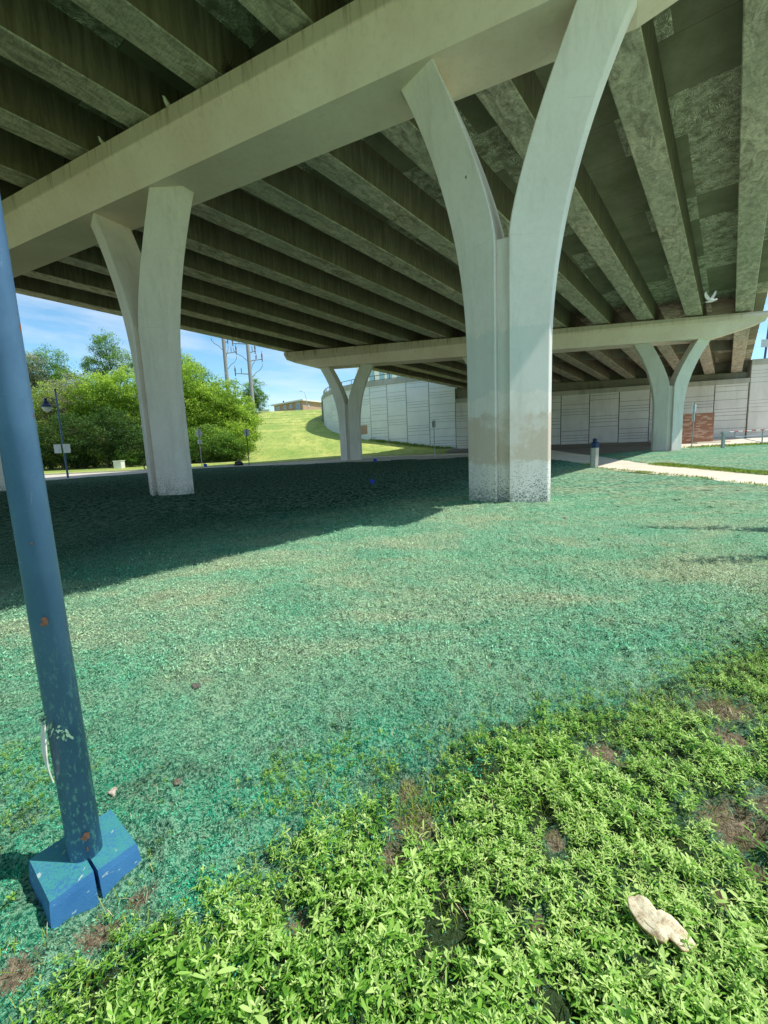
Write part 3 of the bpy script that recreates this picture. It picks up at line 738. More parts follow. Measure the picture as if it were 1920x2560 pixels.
# painted patch on the wall
pt = MB(); a = np.array([-3.42, 69.26, 0]); d = np.array([LW[4][0]-LW[5][0], LW[4][1]-LW[5][1], 0]); d /= np.linalg.norm(d); nn = np.array([d[1], -d[0], 0]); nn = nn if nn[1] < 0 else -nn
a = np.array(LW[5]+(0,))+d*.25+nn*.012; b = a+d*2.1
pt.prism([tuple(a+np.array([0, 0, 3.3])), tuple(b+np.array([0, 0, 3.45])), tuple(b+np.array([0, 0, 4.75])), tuple(a+np.array([0, 0, 4.75]))],
         [tuple(p_+nn*.004) for p_ in (a+np.array([0, 0, 3.3]), b+np.array([0, 0, 3.45]), b+np.array([0, 0, 4.75]), a+np.array([0, 0, 4.75]))])
pt.build('tan_paint_patch', plain('tan_paint', (.46, .30, .22), .8), lw)

# guard rails
def railing(path, z, h, label, picket=.35, name='guard_rail', post_every=6):
    root = thing(name, (path[0][0], path[0][1], z), label, 'railing')
    mb = MB(); mb.tube([(x, y, z+h) for x, y in path], .045, 6); mb.tube([(x, y, z+.12) for x, y in path], .03, 6); mb.build('rail', M['darkmetal'], root)
    k = 0
    for i in range(len(path)-1):
        a = np.array(path[i]); b = np.array(path[i+1]); L_ = np.linalg.norm(b-a); n_ = max(1, int(L_/picket))
        for j in range(n_):
            p = a+(b-a)*j/n_; r = .045 if k % post_every == 0 else .014
            if k % post_every == 0:
                q = MB(); q.box((p[0]-r, p[1]-r, z), (p[0]+r, p[1]+r, z+h)); q.build('post', M['darkmetal'], root)
            else: q = MB(); q.box((p[0]-r, p[1]-r, z+.12), (p[0]+r, p[1]+r, z+h)); q.build('picket', M['grey'], root)
            k += 1
    return root
railing([(x+.15, y+.25) for x, y in LW[:12]], 10.98, .75, 'dark metal guard rail along the top of the curved white wall', .38)
bx, by = 44.6, 52.2
railing([(bx, by), (bx-.2, by-.9), (bx+.4, by-1.3), (bx+1.6, by-1.6), (bx+2.9, by-1.7)], 9.39, .75, 'small curved balcony railing on top of the right wing wall', .22, 'balcony_railing', 5)

# ------------------------------------------------------------------ lamp posts
def lamp_post(x, y, label, h=6.2, r0=.064, r1=.05, arm_dir=-1, signs=True, group='blue park lamp posts', detail=True, zrot=0):
    z = tz(x, y); root = thing('lamp_post', (x, y, z), label, 'lamp post', group, zrot)
    cr, sr = math.cos(zrot), math.sin(zrot)
    W = lambda a, b, c: (x+a*cr-b*sr, y+a*sr+b*cr, z+c)
    mb = MB(); mb.tube([W(0, 0, -.1), W(0, 0, h*.5), W(0, 0, h)], [r0, (r0+r1)/2, r1], 24 if detail else 10); mb.build('pole', M['blue'], root, smooth=False)
    root.children[-1].data.polygons.foreach_set('use_smooth', [len(p.vertices) == 4 for p in root.children[-1].data.polygons])
    mb = MB(); mb.lathe([(r1+.02, 0), (r1+.02, .05), (.01, .12)], W(0, 0, h), 10); mb.build('finial', M['navy'], root)
    A = arm_dir; mb = MB(); pts = [W(A*r1, 0, h-.65), W(A*.3, 0, h-.55), W(A*.6, 0, h-.48), W(A*.78, 0, h-.52)]
    mb.tube(pts, .03, 8); mb.tube([W(A*r1, 0, h-.95), W(A*.35, 0, h-.60)], .02, 6); mb.build('bracket', M['navy'], root)
    mb = MB(); c = W(A*.78, 0, h-1.25)
    mb.lathe([(.05, .75), (.10, .70), (.10, .56), (.16, .50), (.20, .36), (.36, .20), (.38, .14), (.30, .13)], c, 18)
    sh = mb.build('lamp_shade', M['navy'], root)
    mb = MB(); mb.lathe([(.28, .13), (.28, .02), (.22, -.12), (.10, -.19), (.01, -.20)], c, 18); mb.build('globe', M['glasslamp'], root, smooth=True)
    return root, W
far_lamp, W = lamp_post(-23.1, 32.9, 'distant blue lamp post by the sunlit road with white sign backs halfway up', 6.3, .075, .055, -1, detail=False)
for s in (-1, 1):
    mb = MB(); c = W(s*.33-.05, 0, 2.2); mb.box((c[0]-.26, c[1]-.10, c[2]-.34), (c[0]+.26, c[1]-.08, c[2]+.30)); mb.build('sign_plate', M['white'], far_lamp)
PX, PY = -1.205, 1.51
near_lamp, W = lamp_post(PX, PY, 'large close blue lamp post with chipped paint, standing in a cracked square base cover', 5.6, .0555, .050, -1)
# split base cover: two half shells round the pole
cor = [np.array(p) for p in ((-1.40, 1.48), (-1.238, 1.708), (-1.031, 1.538), (-1.197, 1.31))]  # L, back, right, front
ctr = sum(cor)/4
def half(pts_top, dz, name, rot=0, sh=(0, 0)):
    mb = MB(); c_, s_ = math.cos(rot), math.sin(rot)
    def T(p, k, z):
        q = ctr+(p-ctr)*k; q = ctr+np.array([(q-ctr)[0]*c_-(q-ctr)[1]*s_, (q-ctr)[0]*s_+(q-ctr)[1]*c_])+np.array(sh); return (q[0], q[1], z+dz)
    ringb = [T(p, 1.10, -.04) for p in pts_top]; ringm = [T(p, 1.03, .085) for p in pts_top]; ringt = [T(p, 1.0, .112) for p in pts_top]
    mb.loft([ringb, ringm, ringt]); return mb.build(name, M['bluebox'], near_lamp)
mLF = (cor[0]+cor[3])/2; # seam from the middle of the back-left edge to the middle of the front-right edge
mBR = (cor[1]+cor[0])/2; mFR = (cor[3]+cor[2])/2
half([cor[0], mBR, mFR+np.array([-.004, -.004]), cor[3]], 0, 'base_cover_half')
half([mBR+np.array([.001, .001]), cor[1], cor[2], mFR+np.array([.004, .003])], -.006, 'base_cover_half', -.022, (.004, .003))
# peeling strip and dried plant scraps on the pole
mb = MB(); rings = []
for k in range(9):
    t = k/8; zz = .67-.22*t; a = D(230+4*math.sin(t*5)); r = .059+.012*math.sin(t*3.1); w = .018+.007*math.sin(t*3.0)
    p = np.array([PX+math.cos(a)*r, PY+math.sin(a)*r]); tg = np.array([-math.sin(a), math.cos(a)])*w; nn_ = np.array([math.cos(a), math.sin(a)])*.004
    rings.append([(p[0]+tg[0], p[1]+tg[1], zz), (p[0]-tg[0], p[1]-tg[1], zz), (p[0]-tg[0]+nn_[0], p[1]-tg[1]+nn_[1], zz), (p[0]+tg[0]+nn_[0], p[1]+tg[1]+nn_[1], zz)])
mb.loft(rings); mb.build('peeling_strip', M['bark2'], near_lamp)

def leaf_batch(base, dirs, up, length, width, bend=.25, fold=.15):
    """vectorised lance leaves: base (n,3), dirs (n,3) unit, returns verts (n*8,3), tris"""
    n = len(base); side = np.cross(dirs, up); side /= np.linalg.norm(side, axis=1, keepdims=True)+1e-9
    nrm_ = np.cross(side, dirs)
    L_ = length[:, None]; Wd = width[:, None]
    def pt(t, w, sgn, drop): return base+dirs*(L_*t)+side*(Wd*w*sgn)-np.array([0, 0, 1.0])*(L_*drop)+nrm_*(Wd*fold*abs(sgn))
    b = bend[:, None] if hasattr(bend, '__len__') else bend
    V = np.stack([pt(0, 0, 0, 0), pt(.35, 0, 0, .06*b*4), pt(.7, 0, 0, .2*b*4*.7), pt(1, 0, 0, .45*b*4*.6),
                  pt(.35, .8, -1, .06*b*4), pt(.35, .8, 1, .06*b*4), pt(.7, .95, -1, .2*b*4*.7), pt(.7, .95, 1, .2*b*4*.7)], 1)
    T = np.array([(0, 5, 1), (0, 1, 4), (1, 5, 7), (1, 7, 2), (1, 2, 6), (1, 6, 4), (2, 7, 3), (2, 3, 6)])
    Tn = (T[None]+np.arange(n)[:, None, None]*8).reshape(-1, 3)
    return V.reshape(-1, 3), Tn
# chips where the paint has come off down to rust
def chip(ang, zc, w, h, seed):
    r_ = random.Random(seed); mb = MB(); n = 14; R_p = .0572; vs = []
    for k in range(n):
        a = 2*math.pi*k/n; q = 1+r_.uniform(-.28, .28); da = math.cos(a)*w/2*q/R_p; vs.append((PX+math.cos(ang+da)*R_p, PY+math.sin(ang+da)*R_p, zc+math.sin(a)*h/2*q))
    vs.append((PX+math.cos(ang)*(R_p+.0006), PY+math.sin(ang)*(R_p+.0006), zc)); mb.add(vs, [(k, (k+1) % n, n) for k in range(n)]); mb.build('rust_chip', RUST, near_lamp, fixn=False)
RUST = plain('rust', (.13, .07, .045), .9, 0, .4, 160)
for (px_, py_, w_, h_, sd_) in ((183, 2098, .030, .030, 3), (74, 1557, .022, .030, 5), (108, 1358, .008, .010, 7), (176, 2130, .006, .022, 9)):
    d_ = at(px_, py_, 1.46); chip(math.atan2(d_.y-PY, d_.x-PX) if False else D(300)+(.25 if px_ > 150 else -.05), d_.z, w_, h_, sd_)
# scraps of mulch stuck on the pole
nb = 46; aa = D(215)+rng.random(nb)*1.9; zz = .72-(aa-D(215))/1.9*.10+rng.normal(0, .014, nb)
base = np.stack([PX+np.cos(aa)*.0575, PY+np.sin(aa)*.0575, zz], 1)
dr = np.stack([np.cos(aa)*.7+rng.normal(0, .4, nb), np.sin(aa)*.7+rng.normal(0, .4, nb), rng.normal(0, .7, nb)], 1); dr /= np.linalg.norm(dr, axis=1, keepdims=True)
V, T = leaf_batch(base, dr, np.array([0, 0, 1.0])+rng.normal(0, .2, (nb, 3)), rng.uniform(.012, .028, nb), rng.uniform(.003, .006, nb))
o = np_mesh('stuck_scraps', V, T, plain('dried_scrap', (.11, .22, .15), .9, 0, .4, 60)); o.parent = near_lamp; o.data.transform(parent_world(near_lamp).inverted())

# ------------------------------------------------------------------ weeds
def weed_positions(n, x0, x1, y0, y1):
    X = rng.uniform(x0, x1, n); Y = rng.uniform(y0, y1, n)
    d = pin(WEED, X, Y); nz_ = (vnoise(X, Y, 4, 21)-.5)*.30+(vnoise(X, Y, 12, 22)-.5)*.22
    p = sstep(-.16, .14, d+nz_)**1.3
    sp = np.maximum(pin(LEFTP, X, Y), np.maximum(pin(MIDP, X, Y), pin(FRP, X, Y))); p = np.maximum(p, .8*sstep(-.1, .1, sp+nz_)*(vnoise(X, Y, 9, 31) > .38))
    p = np.maximum(p, .05*(d > -.8)*(vnoise(X, Y, 7, 41) > .5))
    p = p*(1-np.clip(bare_f(X, Y)*1.4, 0, 1))
    # thin gaps (dark holes between the plants)
    p = p*np.where(vnoise(X, Y, 4.3, 55) < .17, .12, 1)
    # stay off the lamp's base
    p = np.where(np.hypot(X-ctr[0], Y-ctr[1]) < .21, 0, p)
    k = rng.random(n) < p
    return X[k], Y[k], d[k]
X, Y, dd = weed_positions(62000, -2.8, 4.6, .15, 4.5)
nP = len(X); Z = seeded_h(X, Y)
big = .62*np.where(rng.random(nP) < .10, 1.4, .88)*np.clip(1.62-.32*Y, .66, 1.4)*rng.uniform(.75, 1.2, nP)*np.clip(.62+dd*1.0, .5, 1.0)*(.8+.45*vnoise(X, Y, 2.2, 15))
hgt = rng.uniform(.04, .105, nP)*big*1.05
lean = rng.normal(0, .35, (nP, 2)); ptint = rng.normal(0, .10, nP)-.22*(rng.random(nP) < .18)+(vnoise(X, Y, .9, 91)-.5)*.35; slim = np.where(rng.random(nP) < .3, .6, 1.0)
Bs, Ds, Ls, Ws, Ts, Bd = [], [], [], [], [], []
NL = 13
for k in range(NL):
    f = 1-(k/NL)**1.2           # k=0 top
    ang = k*2.4+rng.uniform(0, 6.28, 1)[0]*0+rng.uniform(-.3, .3, nP)+X*997
    el = np.where(k < 5, rng.uniform(.55, 1.15, nP), rng.uniform(.05, .65, nP))
    hh = hgt*(f*.92+.08)
    b = np.stack([X+lean[:, 0]*hh, Y+lean[:, 1]*hh, Z+hh], 1)
    d_ = np.stack([np.cos(ang)*np.cos(el), np.sin(ang)*np.cos(el), np.sin(el)], 1)
    Bs.append(b); Ds.append(d_); Ls.append((.024 if k < 4 else (.043 if k < 9 else .052))*big*rng.uniform(.8, 1.2, nP)); Ws.append((.0030 if k < 4 else .0048)*big*slim*rng.uniform(.7, 1.35, nP))
    Ts.append(np.clip((.78 if k < 4 else .62-.035*(k-4))+rng.normal(0, .13, nP)+ptint, 0, 1)); Bd.append(rng.uniform(.1, .45, nP))
V, T = leaf_batch(np.concatenate(Bs), np.concatenate(Ds), np.array([0, 0, 1.0]), np.concatenate(Ls), np.concatenate(Ws), np.concatenate(Bd))
o = np_mesh('weeds', V, T, M['weed'], tint=np.repeat(np.concatenate(Ts), 8), smooth=True)
tag(o, 'dense low bright green leafy weeds covering the foreground', 'weeds', kind='stuff')
# mulch fibres
def flakes(n, x0, x1, y0, y1, smin, smax):
    X = rng.uniform(x0, x1, n); Y = rng.uniform(y0, y1, n); d = pin(A_POLY, X, Y)
    k = (d > .05) & (rng.random(n) > bare_f(X, Y)*.9) & (np.hypot(X-ctr[0], Y-ctr[1]) > .21) & ((pin(WEED, X, Y) < .25) | (rng.random(n) < .12))
    # clumped
    k &= rng.random(n) < .35+.9*vnoise(X, Y, 16, 61)
    X, Y = X[k], Y[k]; n = len(X); s = rng.uniform(smin, smax, n); Z = seeded_h(X, Y)+rng.uniform(-.002, .010, n)*s/.012
    a = rng.uniform(0, 6.28, n); el = rng.normal(.25, .45, n)
    d_ = np.stack([np.cos(a)*np.cos(el), np.sin(a)*np.cos(el), np.sin(el)], 1); sd_ = np.cross(d_, np.stack([rng.normal(0, .5, n), rng.normal(0, .5, n), np.ones(n)], 1)); sd_ /= np.linalg.norm(sd_, axis=1, keepdims=True)
    w = (s*rng.uniform(.10, .34, n))[:, None]; c = np.stack([X, Y, Z], 1); L_ = s[:, None]
    V = np.stack([c-d_*L_*.5-sd_*w*.3, c+sd_*-w*.6, c+d_*L_*.5+np.array([0, 0, .2])*L_, c+sd_*w*.6], 1).reshape(-1, 3)
    T = (np.array([(0, 1, 2), (0, 2, 3)])[None]+np.arange(n)[:, None, None]*4).reshape(-1, 3)
    return V, T, np.repeat(rng.random(n), 4)
parts = [flakes(300000, -2.6, 3.6, .9, 3.2, .005, .015), flakes(150000, -4.5, 5.2, 3.0, 6.2, .012, .032), flakes(70000, -6, 8, 6.0, 12, .018, .045)]
off = 0; VV, TT, KK = [], [], []
for V, T, K in parts: VV.append(V); TT.append(T+off); KK.append(K); off += len(V)
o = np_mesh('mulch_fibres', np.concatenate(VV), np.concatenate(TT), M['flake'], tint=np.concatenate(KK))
tag(o, 'loose green dyed mulch fibres lying over the seeded ground', 'mulch', kind='stuff')
# grass tufts along path edges, hill crest and verge
def tufts(pts, h, n_each, name, label, spread=.15, wd=.006):
    B, Dd, Ll, Ww, Tt = [], [], [], [], []
    for (x, y) in pts:
        n = n_each; xx = x+rng.normal(0, spread, n); yy = y+rng.normal(0, spread, n)
        B.append(np.stack([xx, yy, terrain(xx, yy)+.02], 1)); a = rng.uniform(0, 6.28, n); el = rng.uniform(.6, 1.4, n)
        Dd.append(np.stack([np.cos(a)*np.cos(el), np.sin(a)*np.cos(el), np.sin(el)], 1)); Ll.append(rng.uniform(.6, 1.2, n)*h); Ww.append(np.full(n, wd)); Tt.append(np.clip(rng.normal(.5, .25, n), 0, 1))
    V, T = leaf_batch(np.concatenate(B), np.concatenate(Dd), np.array([.01, 0, 1.0]), np.concatenate(Ll), np.concatenate(Ww))
    o = np_mesh(name, V, T, M['tuft'], tint=np.repeat(np.concatenate(Tt), 8), smooth=True); return tag(o, label, 'grass', kind='stuff')
pts = []
for k in range(340):
    t = rng.random(); pts.append((13.25+rng.normal(0, .12), 14.5+7.0*t))
tufts(pts, .16, 26, 'verge_grass', 'bright green grass strip along the far edge of the concrete path', .12, .012)
pts = []
ed = [(10.9, 23.8), (10.0, 21), (10.4, 17.8), (10.7, 15), (10.5, 12.2), (10.2, 5)]
for i in range(len(ed)-1):
    for k in range(30):
        t = rng.random()
        if vnoise(np.array([i*7+t*9.]), np.array([3.]), 1)[0] < .35: continue
        pts.append((ed[i][0]+(ed[i+1][0]-ed[i][0])*t, ed[i][1]+(ed[i+1][1]-ed[i][1])*t))
tufts(pts, .13, 16, 'edge_grass', 'thin weedy grass growing along the near edge of the path', .10, .010)
pts = [(rng.uniform(25, 45), 36.6+rng.normal(0, .35)) for k in range(260)]
tufts(pts, .28, 20, 'gate_grass', 'rough bright grass growing below the striped gate', .25, .02)
pts = []
for i in range(4):
    for k in range(26):
        t = rng.random(); pts.append((LW[i][0]+(LW[i+1][0]-LW[i][0])*t-.25, LW[i][1]+(LW[i+1][1]-LW[i][1])*t-.45))
tufts(pts, .45, 16, 'wall_grass', 'long dark grass growing at the foot of the white wall', .2, .03)
# thin grass blades among the weeds
pts = [(rng.uniform(-1.3, 2.9), rng.uniform(1.0, 2.9)) for k in range(620)]; pts = [p for p in pts if pin(WEED, np.array([p[0]]), np.array([p[1]]))[0] > -.3 and np.hypot(p[0]-ctr[0], p[1]-ctr[1]) > .25]
pts += [(.08+rng.normal(0, .06), 1.72+rng.normal(0, .08)) for k in range(30)]
tufts(pts, .085, 8, 'grass_blades', 'fine grass blades mixed into the foreground weeds', .03, .0014)
pts = [(rng.uniform(-1.25, 3), rng.uniform(.95, 3)) for k in range(330)]; pts = [p for p in pts if pin(WEED, np.array([p[0]]), np.array([p[1]]))[0] > -.5 and np.hypot(p[0]-ctr[0], p[1]-ctr[1]) > .22]
o = tufts(pts, .075, 4, 'dry_stems', 'dead straw coloured stems scattered through the weeds', .05, .0012); o.data.materials[0] = plain('dry_straw', (.55, .46, .27), .8, 0, .3, 30)

# ------------------------------------------------------------------ small things on the ground
def rock(x, y, r, label, mat=M['rock'], name='rock', sq=.6, rz=0):
    import bmesh
    b = bmesh.new(); bmesh.ops.create_icosphere(b, subdivisions=3, radius=1)
    for v in b.verts:
        n = mnoise.noise(v.co*1.7+Vector((x*9, y*5, 0))); v.co *= r*(1+.38*n+.12*mnoise.noise(v.co*6)); v.co.z *= sq
    me = bpy.data.meshes.new(name); b.to_mesh(me); b.free(); me.materials.append(mat)
    o = bpy.data.objects.new(name, me); COL.objects.link(o); z = float(seeded_h(np.array([x]), np.array([y]))[0]) if y < 38 else tz(x, y)
    o.location = (x, y, z+r*.25); o.rotation_euler = (0, 0, rz); return tag(o, label, name.replace('_', ' '))
rock(-1.34, 2.85, .032, 'small dark stone lying alone on the mulch in mid foreground', plain('dark_rock', (.13, .125, .10), .9, 0, .4, 40))
rock(-1.36, 1.93, .024, 'pale stone just behind the blue lamp post base', plain('pale_rock', (.5, .42, .34), .9, 0, .2, 40))
rock(-1.05, 1.93, .02, 'brown pebble on the green mulch right of the lamp post', plain('brown_rock', (.17, .15, .11), .9, 0, .3, 40))
rock(3.55, 8.6, .05, 'grey stone on the mulch just right of the near column', M['rock'])
rock(-13.1, 41.0, .42, 'black rubbish heap like lump at the edge of the far road', M['black'], 'rubbish_bag', .75)
def bread(x, y, z, label, sc, rz, hook):
    out = []; n = 22
    for k in range(n):
        a = 2*math.pi*k/n; r = sc*(1+.06*math.sin(2*a+.4)+.05*math.sin(5*a+hook)+.03*math.sin(9*a))/((abs(math.cos(a))**3.2+abs(math.sin(a))**3.2)**(1/3.2)); qx, qy = r*math.cos(a)*1.05, r*math.sin(a)*.62; out.append((qx*math.cos(rz)-qy*math.sin(rz), qx*math.sin(rz)+qy*math.cos(rz)))
    mb = MB(); rings = []
    for kz, kr in ((0, .86), (.3, 1.0), (.72, 1.0), (1, .9), (1.06, .5)):
        rings.append([(px*kr, py*kr, (kz*.009)+.006*math.sin(px*60+hook)) for px, py in out])
    mb.loft(rings); o = mb.build('bread_slice', M['bread'], None, smooth=True); o.location = (x, y, z); o.rotation_euler = (.42, -.15, 0); return tag(o, label, 'bread', 'torn bread pieces in the weeds')
bread(.772, 1.185, .10, 'left piece of torn bread lying on the weeds', .058, D(112), .3)
bread(.825, 1.150, .095, 'right crusty piece of torn bread lying on the weeds', .050, D(120), 2.2)

def pin_flag(x, y, label, s=1.0, h=.45):
    z = tz(x, y); root = thing('marker_flag', (x, y, z), label, 'marker flag', 'small blue marker flags')
    mb = MB(); mb.tube([(x, y, z), (x, y, z+h)], .006*s, 6); mb.build('wire', M['blueflag'], root)
    mb = MB(); vs = []; w = .17*s
    V4 = [(x, y, z+h), (x+w*.6, y-.02, z+h-.015), (x+w, y+.03, z+h-.05*s), (x+w*.9, y+.02, z+h-.17*s), (x+w*.4, y-.03, z+h-.16*s), (x, y, z+h-.12*s)]
    mb.add(V4, [(0, 1, 4, 5), (1, 2, 3, 4)]); mb.build('flag', M['blueflag'], root, fixn=False)
pin_flag(-.50, 17.6, 'bright blue marker flag standing in the shade between the two nearer columns', 1.1, .27)
pin_flag(-.62, 34, 'small blue marker flag near the foot of the distant left column', 1.6, .42)
pin_flag(-15.5, 39.0, 'tiny blue marker flag by the road beside the diamond sign', 1.8, .42)

# ------------------------------------------------------------------ signs
def sign(x, y, h, plates, label, cat='road sign', pr=.035, rz=0, postm='steel', lean=0):
    z = tz(x, y); root = thing('road_sign', (x, y, z), label, cat)
    mb = MB(); mb.tube([(x, y, z-.1), (x+lean, y, z+h)], pr, 8); mb.build('post', M[postm], root)
    c, s = math.cos(rz), math.sin(rz)
    for kind, w, hh, zc, mt in plates:
        xx = x+lean*zc/h; mb = MB()
        if kind == 'diamond': P = [(-w/2, 0), (0, -hh/2), (w/2, 0), (0, hh/2)]
        elif kind == 'round': P = [(w/2*math.cos(a), hh/2*math.sin(a)) for a in np.linspace(0, 2*math.pi, 8, endpoint=False)+math.pi/8]
        else:
            q = .04; P = [(-w/2+q, -hh/2), (w/2-q, -hh/2), (w/2, -hh/2+q), (w/2, hh/2-q), (w/2-q, hh/2), (-w/2+q, hh/2), (-w/2, hh/2-q), (-w/2, -hh/2+q)]
        A = [(xx+p*c-.0*s, y+p*s+.05, z+zc+q_) for p, q_ in P]; B = [(a[0], a[1]+.012, a[2]) for a in A]
        mb.prism(A, B); mb.build('sign_plate', M[mt], root)
    return root
sign(-16.2, 40.4, 3.55, [('diamond', .66, 1.05, 3.05, 'signback'), ('rect', .40, .38, 2.3, 'white')], 'back of a diamond road sign with a small square plate below, left of the trees')
sign(-12.1, 40.9, 3.3, [('rect', .46, .58, 2.95, 'signback')], 'single rectangular road sign back on a thin post before the grassy hill', postm='darkmetal')
sign(4.56, 38.4, 3.3, [('rect', .30, .55, 2.9, 'coping'), ('rect', .12, .45, 2.85, 'signback')], 'faded beige sign on a pale post before the white panel wall', postm='grey')
sign(24.94, 35.99, 3.62, [('rect', .50, .60, 3.2, 'signback'), ('rect', .28, .75, 2.5, 'signback')], 'tall sign post with two grey plates beside the far right column', lean=.05, rz=.3)
sign(33.4, 34.0, 1.5, [('diamond', .7, .7, 1.15, 'yellow')], 'yellow diamond sign fixed by the striped gate', rz=.2)

# ------------------------------------------------------------------ striped swing gate
gx0, gy0 = 25.7, 33.7; gz = tz(gx0, gy0)
gate = thing('barrier_gate', (gx0, gy0, gz), 'red and white striped swing gate on a grey hinge post', 'gate')
mb = MB(); mb.box((gx0-.09, gy0-.09, gz-.1), (gx0+.09, gy0+.09, gz+1.28)); mb.box((gx0-.14, gy0-.14, gz+1.10), (gx0+.40, gy0+.14, gz+1.24)); mb.build('hinge_post', M['grey'], gate)
gd_ = Vector((6.2, 1.0, .1)); 
def gp_(t, h): return (gx0+gd_.x*t, gy0+gd_.y*t, gz+h+gd_.z*t)
mb = MB(); n = 15
for k in range(n): mb.tube([gp_(.08+.92*k/n, 1.22), gp_(.08+.92*(k+1)/n, 1.22)], .032, 8, k % 2)
mb.build('striped_rail', [M['white'], M['red']], gate)
mb = MB(); mb.tube([gp_(.16, .82), gp_(1, .78)], .03, 6); mb.tube([gp_(.16, .82), gp_(.55, .28), gp_(1, .25)], .03, 6); mb.tube([gp_(.16, 1.2), gp_(.16, .82)], .04, 6); mb.tube([gp_(.55, 1.2), gp_(.55, .2)], .045, 6); mb.tube([gp_(1, 1.2), gp_(1, .2)], .045, 6)
mb.build('truss', M['grey'], gate)
# bike hoop
hx, hy = 29.6, 49.4; hz = tz(hx, hy)
mb = MB(); mb.tube([(hx, hy, hz-.05), (hx, hy, hz+1.1), (hx+.08, hy, hz+1.22), (hx+.5, hy, hz+1.22), (hx+.56, hy, hz+1.1), (hx+.56, hy, hz-.05)], .035, 8); mb.tube([(hx, hy, hz+.85), (hx+.56, hy, hz+.85)], .02, 6)
tag(mb.build('pipe_hoop', M['grey']), 'small grey pipe hoop standing in the shade left of the far right column', 'pipe hoop')

# ------------------------------------------------------------------ bollard light
bx, by = 9.93, 20.9; bz = tz(bx, by)
bol = thing('bollard_light', (bx, by, bz), 'pale faceted bollard with a dark navy cap beside the path', 'bollard')
def hexr(r, z, lx): return [(bx+lx*z+r*math.cos(a), by+r*math.sin(a), bz+z) for a in np.linspace(0, 2*math.pi, 6, endpoint=False)+.35]
mb = MB(); mb.loft([hexr(.185, -.1, .02), hexr(.185, .98, .02)]); mb.build('post', M['post'], bol)
mb = MB(); mb.loft([hexr(.20, .98, .02), hexr(.20, 1.08, .02), hexr(.19, 1.20, .02), hexr(.12, 1.26, .02)]); mb.build('cap', M['navy'], bol)
mb = MB(); mb.lathe([(.09, 0), (.09, .06), (.11, .07), (.10, .13), (.02, .17)], (bx+.025, by, bz+1.25), 12); mb.build('finial', M['navy'], bol)

# ------------------------------------------------------------------ brick block
def local_obj(mb, name, mat, parent, origin, rz, **k):
    """mesh written in local coordinates, placed with its own origin"""
    me_o = mb.build(name, mat, None, **k); me_o.parent = parent
    me_o.location = Vector(origin)-parent.location if parent else Vector(origin); me_o.rotation_euler = (0, 0, rz); return me_o
bp = at(1776, 1106, 45.4); bz = .45; rzb = math.atan2(-1.2, 4.2)
bb = thing('brick_enclosure', (31.0, 45.2, .45), 'brick block with scattered pale bricks and a small white notice, by the wing wall', 'brick block')
mb = MB(); mb.box((-3.6, 0, -.4), (0, -.02, -.39)); mb = MB()
# brick texture maps local x,y: build lying in x-y and stand it up
mb.box((-4.0, 0, 0), (0, 3.0, 1.6)); q = mb.build('brick_wall', M['brick'], None); q.parent = bb; q.location = Vector((32.55, 45.3, .35))-bb.location; q.rotation_euler = (math.pi/2, 0, -.14)
mb = MB(); mb.box((30.4, 43.1, .40), (33.6, 44.2, .58)); mb.build('step', M['path'], bb)
nrm_b = Vector((math.sin(-.14), -math.cos(-.14), 0))
mb = MB(); c = Vector((31.75, 45.42, 2.55))+nrm_b*.02; ax = Vector((math.cos(-.14), math.sin(-.14), 0))
A = [c+ax*a+Vector((0, 0, b)) for a, b in ((-.3, -.08), (.3, -.08), (.3, .08), (-.3, .08))]; mb.prism([tuple(p) for p in A], [tuple(p+nrm_b*.02) for p in A]); mb.build('notice', M['white'], bb)
mb = MB(); mb.lathe([(.01, 0), (.1, .03), (.12, .1), (.09, .18), (.01, .2)], (32.8, 45.0, 2.35), 10); mb.build('wall_light', M['white'], bb)

# utility box, parked scooter
ux, uy = -27.6, 47.3; uz = tz(ux, uy)
mb = MB(); mb.box((ux-.45, uy-.35, uz-.1), (ux+.35, uy+.35, uz+.72), 0); mb.box((ux-.5, uy-.4, uz+.722), (ux+.4, uy+.4, uz+.78), 0)
tag(mb.build('utility_box', M['white']), 'pale utility box on the verge under the trees', 'utility box')
sx, sy = -20.85, 40.2; sz = tz(sx, sy)
sc = thing('motor_scooter', (sx, sy, sz), 'black and white motor scooter mostly hidden behind the left column', 'scooter')
def wheel(cx):
    mb = MB(); n = 20; R, r = .26, .055; rings = []
    for k in range(n+1):
        a = 2*math.pi*k/n; rings.append([(cx+(R+r*math.cos(b))*math.cos(a), sy+r*math.sin(b), sz+.31+(R+r*math.cos(b))*math.sin(a)) for b in np.linspace(0, 2*math.pi, 6, endpoint=False)])
    mb.loft(rings, cap=False); w = mb.build('wheel', M['black'], sc, smooth=True)
wheel(sx-.2); wheel(sx+.95)
mb = MB(); mb.tube([(sx-.2, sy, sz+.31), (sx-.08, sy, sz+.75), (sx, sy, sz+1.05)], [.03, .05, .04], 8); mb.tube([(sx-.02, sy-.3, sz+1.07), (sx-.02, sy+.3, sz+1.07)], .02, 6); mb.build('fork', M['black'], sc)
mb = MB(); mb.loft([[(sx-.1, sy-.2, sz+.4), (sx-.1, sy+.2, sz+.4), (sx-.02, sy+.2, sz+.4), (sx-.02, sy-.2, sz+.4)], [(sx-.02, sy-.14, sz+1.0), (sx-.02, sy+.14, sz+1.0), (sx+.05, sy+.14, sz+1.0), (sx+.05, sy-.14, sz+1.0)]]); mb.build('leg_shield', M['white'], sc)
